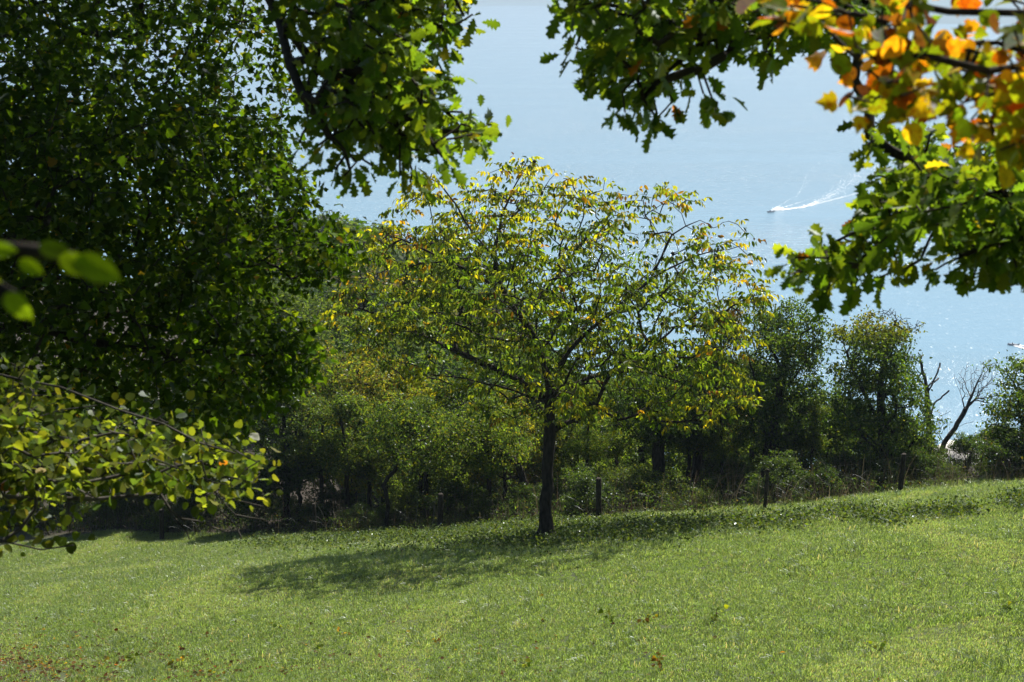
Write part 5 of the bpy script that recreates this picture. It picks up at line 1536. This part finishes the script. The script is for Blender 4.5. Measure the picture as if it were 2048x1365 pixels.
def make_undergrowth():
    rng = np.random.default_rng(97)
    p_ = along_fence(rng, 15000, (-120, 2150), (0.9, 9.0), lambda p: np.where((p > 1880) & (p < 2000), 0.3, 1.0))
    per = 3; n = len(p_) * per
    hgt = 0.25 + 0.55 * np.clip(0.5 + 0.5 * vnoise(p_[:, 0], p_[:, 1], 8, 1.1), 0, 1)
    pos = np.repeat(p_, per, axis=0) + rng.normal(0, 0.13, (n, 3)) * np.array([1, 1, 0])
    pos[:, 2] = ground_z(pos[:, 0], pos[:, 1]) + np.repeat(hgt, per) * rng.uniform(0.05, 1, n)
    d = rng.normal(0, 0.8, (n, 3)); d[:, 2] -= 0.2
    nn = rng.normal(0, 0.5, (n, 3)); nn[:, 2] += 0.7
    col = palette(rng, n, [(0.03, 0.052, 0.015), (0.05, 0.08, 0.02), (0.08, 0.11, 0.03), (0.09, 0.07, 0.03)], [3, 3, 1, 0.5], 0.22)
    o = add('undergrowth', leaves_mesh('undergrowth', [QUAD], np.zeros(n, int), pos, frames(d, nrm(nn)), rng.uniform(0.06, 0.12, n), col), M_LEAF_FAR, kind='stuff')
    tag(o, 'tangled low undergrowth covering the floor of the thicket behind the fence')
    # bare stems and dead canes standing in it
    s_ = along_fence(rng, 1500, (-120, 2150), (0.8, 6.0))
    strands('dead_canes', s_, rng.uniform(0.6, 1.9, len(s_)), 'thin dead canes and saplings standing in the undergrowth behind the fence', 98, [(0.05, 0.045, 0.035), (0.12, 0.10, 0.08)], [3, 1], 0.016, M_STRAW, bend=0.5)
make_undergrowth()

def hit_ground(px, py):
    v = P(px, py, 1.0); t = 15.0
    while t < 70 and v[2] * t > float(ground_z(v[0] * t, v[1] * t)):
        t += 0.03
    return v * t

def make_litter():
    rng = np.random.default_rng(96)
    ps = []
    for (x, y, sx, sy, n) in [(40, 1330, 120, 25, 700), (150, 1300, 160, 30, 350), (330, 1345, 150, 20, 400), (750, 1330, 400, 40, 160), (900, 1280, 500, 50, 90)]:
        for k in range(n):
            ps.append(hit_ground(rng.normal(x, sx), min(1400, rng.normal(y, sy))))
    p_ = np.array(ps); n = len(p_); p_[:, 2] += rng.uniform(0.01, 0.06, n)
    d = rng.normal(0, 1, (n, 3)); d[:, 2] *= 0.3
    nn = rng.normal(0, 0.35, (n, 3)); nn[:, 2] += 0.9
    col = palette(rng, n, [(0.10, 0.06, 0.03), (0.16, 0.09, 0.04), (0.22, 0.17, 0.08), (0.26, 0.22, 0.03), (0.30, 0.12, 0.03)], [4, 3, 2, 1, .5], 0.25)
    o = add('leaf_litter', leaves_mesh('leaf_litter', [ROUND_A, MAPLE_B], rng.integers(0, 2, n), p_, frames(d, nrm(nn)), rng.uniform(0.04, 0.085, n), col), M_LEAF_AUTUMN, kind='stuff')
    tag(o, 'fallen brown and yellow leaves lying on the grass at the lower left')
make_litter()

def sprig(px, py, n, h, label, seed, cols, size=(0.05, 0.09), mat=None):
    rng = np.random.default_rng(seed)
    g = hit_ground(px, py)
    root = thing('seedling', g, label, 'seedling')
    sk = Skeleton(seed)
    sk.limb([(0, 0, -0.02), (rng.normal(0, 0.03), 0, h * 0.5), (rng.normal(0, 0.08), rng.normal(0, 0.05), h)], 0, 0.04, 0.004)
    ends = []
    for k in range(3):
        a = rng.uniform(0, 6.28)
        s0 = np.array(sk.pos[len(sk.pos) // 2 - 1 + k % 2])
        sk.limb([s0, s0 + np.array([math.cos(a) * 0.12, math.sin(a) * 0.08, 0.05])], k + 1, 0.04, 0.004)
    sk.finish(0.006, 2.2, 0.002)
    add('stem', tube_mesh('stem', sk, np.arange(len(sk.P)), np.zeros(3), 4), M_BARK_GREY, root)
    i = rng.integers(1, len(sk.P), n)
    pos = sk.P[i] + rng.normal(0, 0.03, (n, 3)); pos[:, 2] = np.maximum(pos[:, 2], 0.05)
    d = rng.normal(0, 1, (n, 3)); d[:, 2] *= 0.4; nn = rng.normal(0, 0.4, (n, 3)); nn[:, 2] += 0.6; nn[:, 1] -= 0.5
    R = frames(d, nrm(nn)); s = rng.uniform(size[0], size[1], n); col = palette(rng, n, cols, [1] * len(cols), 0.15)
    for k in range(n):
        tv, tf = (MAPLE_B, ROUND_A)[k % 2]
        me = polys_mesh('leaf', tv, tf, np.tile(col[k], (len(tv), 1)))
        o = add('leaf', me, mat or M_LEAF_AUTUMN, root)
        o.matrix_local = Matrix([[*(R[k][0] * s[k]), pos[k][0]], [*(R[k][1] * s[k]), pos[k][1]], [*(R[k][2] * s[k]), pos[k][2]], [0, 0, 0, 1]])
YGR = [(0.14, 0.20, 0.015), (0.20, 0.22, 0.02), (0.11, 0.16, 0.02)]
YOR = [(0.26, 0.22, 0.03), (0.19, 0.20, 0.02), (0.24, 0.14, 0.04)]
for i, (x, y, n, h, lab, c) in enumerate([
        (1222, 1252, 9, 0.28, 'small yellow-green seedling in the meadow right of centre', YGR), (1300, 1248, 10, 0.18, 'low seedling with withered brown and yellow leaves right of centre', YOR), (1432, 1245, 9, 0.26, 'yellow-green seedling on a slanting stem, beside the withered one', YGR),
        (1320, 1345, 16, 0.3, 'brownish bushy weed at the bottom edge right of centre', YOR), (630, 1312, 9, 0.15, 'bright lime seedling low in the grass left of centre', YGR), (560, 1265, 8, 0.14, 'yellowish seedling in the grass left of the bright lime one', YGR),
        (270, 1335, 14, 0.2, 'clump of yellow-green leaves among the fallen leaves at the lower left', YGR), (345, 1340, 10, 0.15, 'yellow-leaved seedling right of the leafy clump at the lower left', YOR), (1750, 1310, 8, 0.13, 'lime green seedling in the grass at the lower right', YGR),
        (2015, 1225, 9, 0.2, 'yellow-green seedling in the meadow near the right edge', YGR), (1050, 1340, 8, 0.15, 'lime seedling at the bottom edge near the centre', YGR), (690, 1275, 7, 0.12, 'yellow-orange seedling in the grass below the shaded patch', YOR), (880, 1290, 5, 0.1, 'tiny seedling with an orange leaf below the centre', YOR)]):
    sprig(x, y, n, h, lab, 500 + i, c, mat=M_LEAF_FRESH if c is YGR else None)
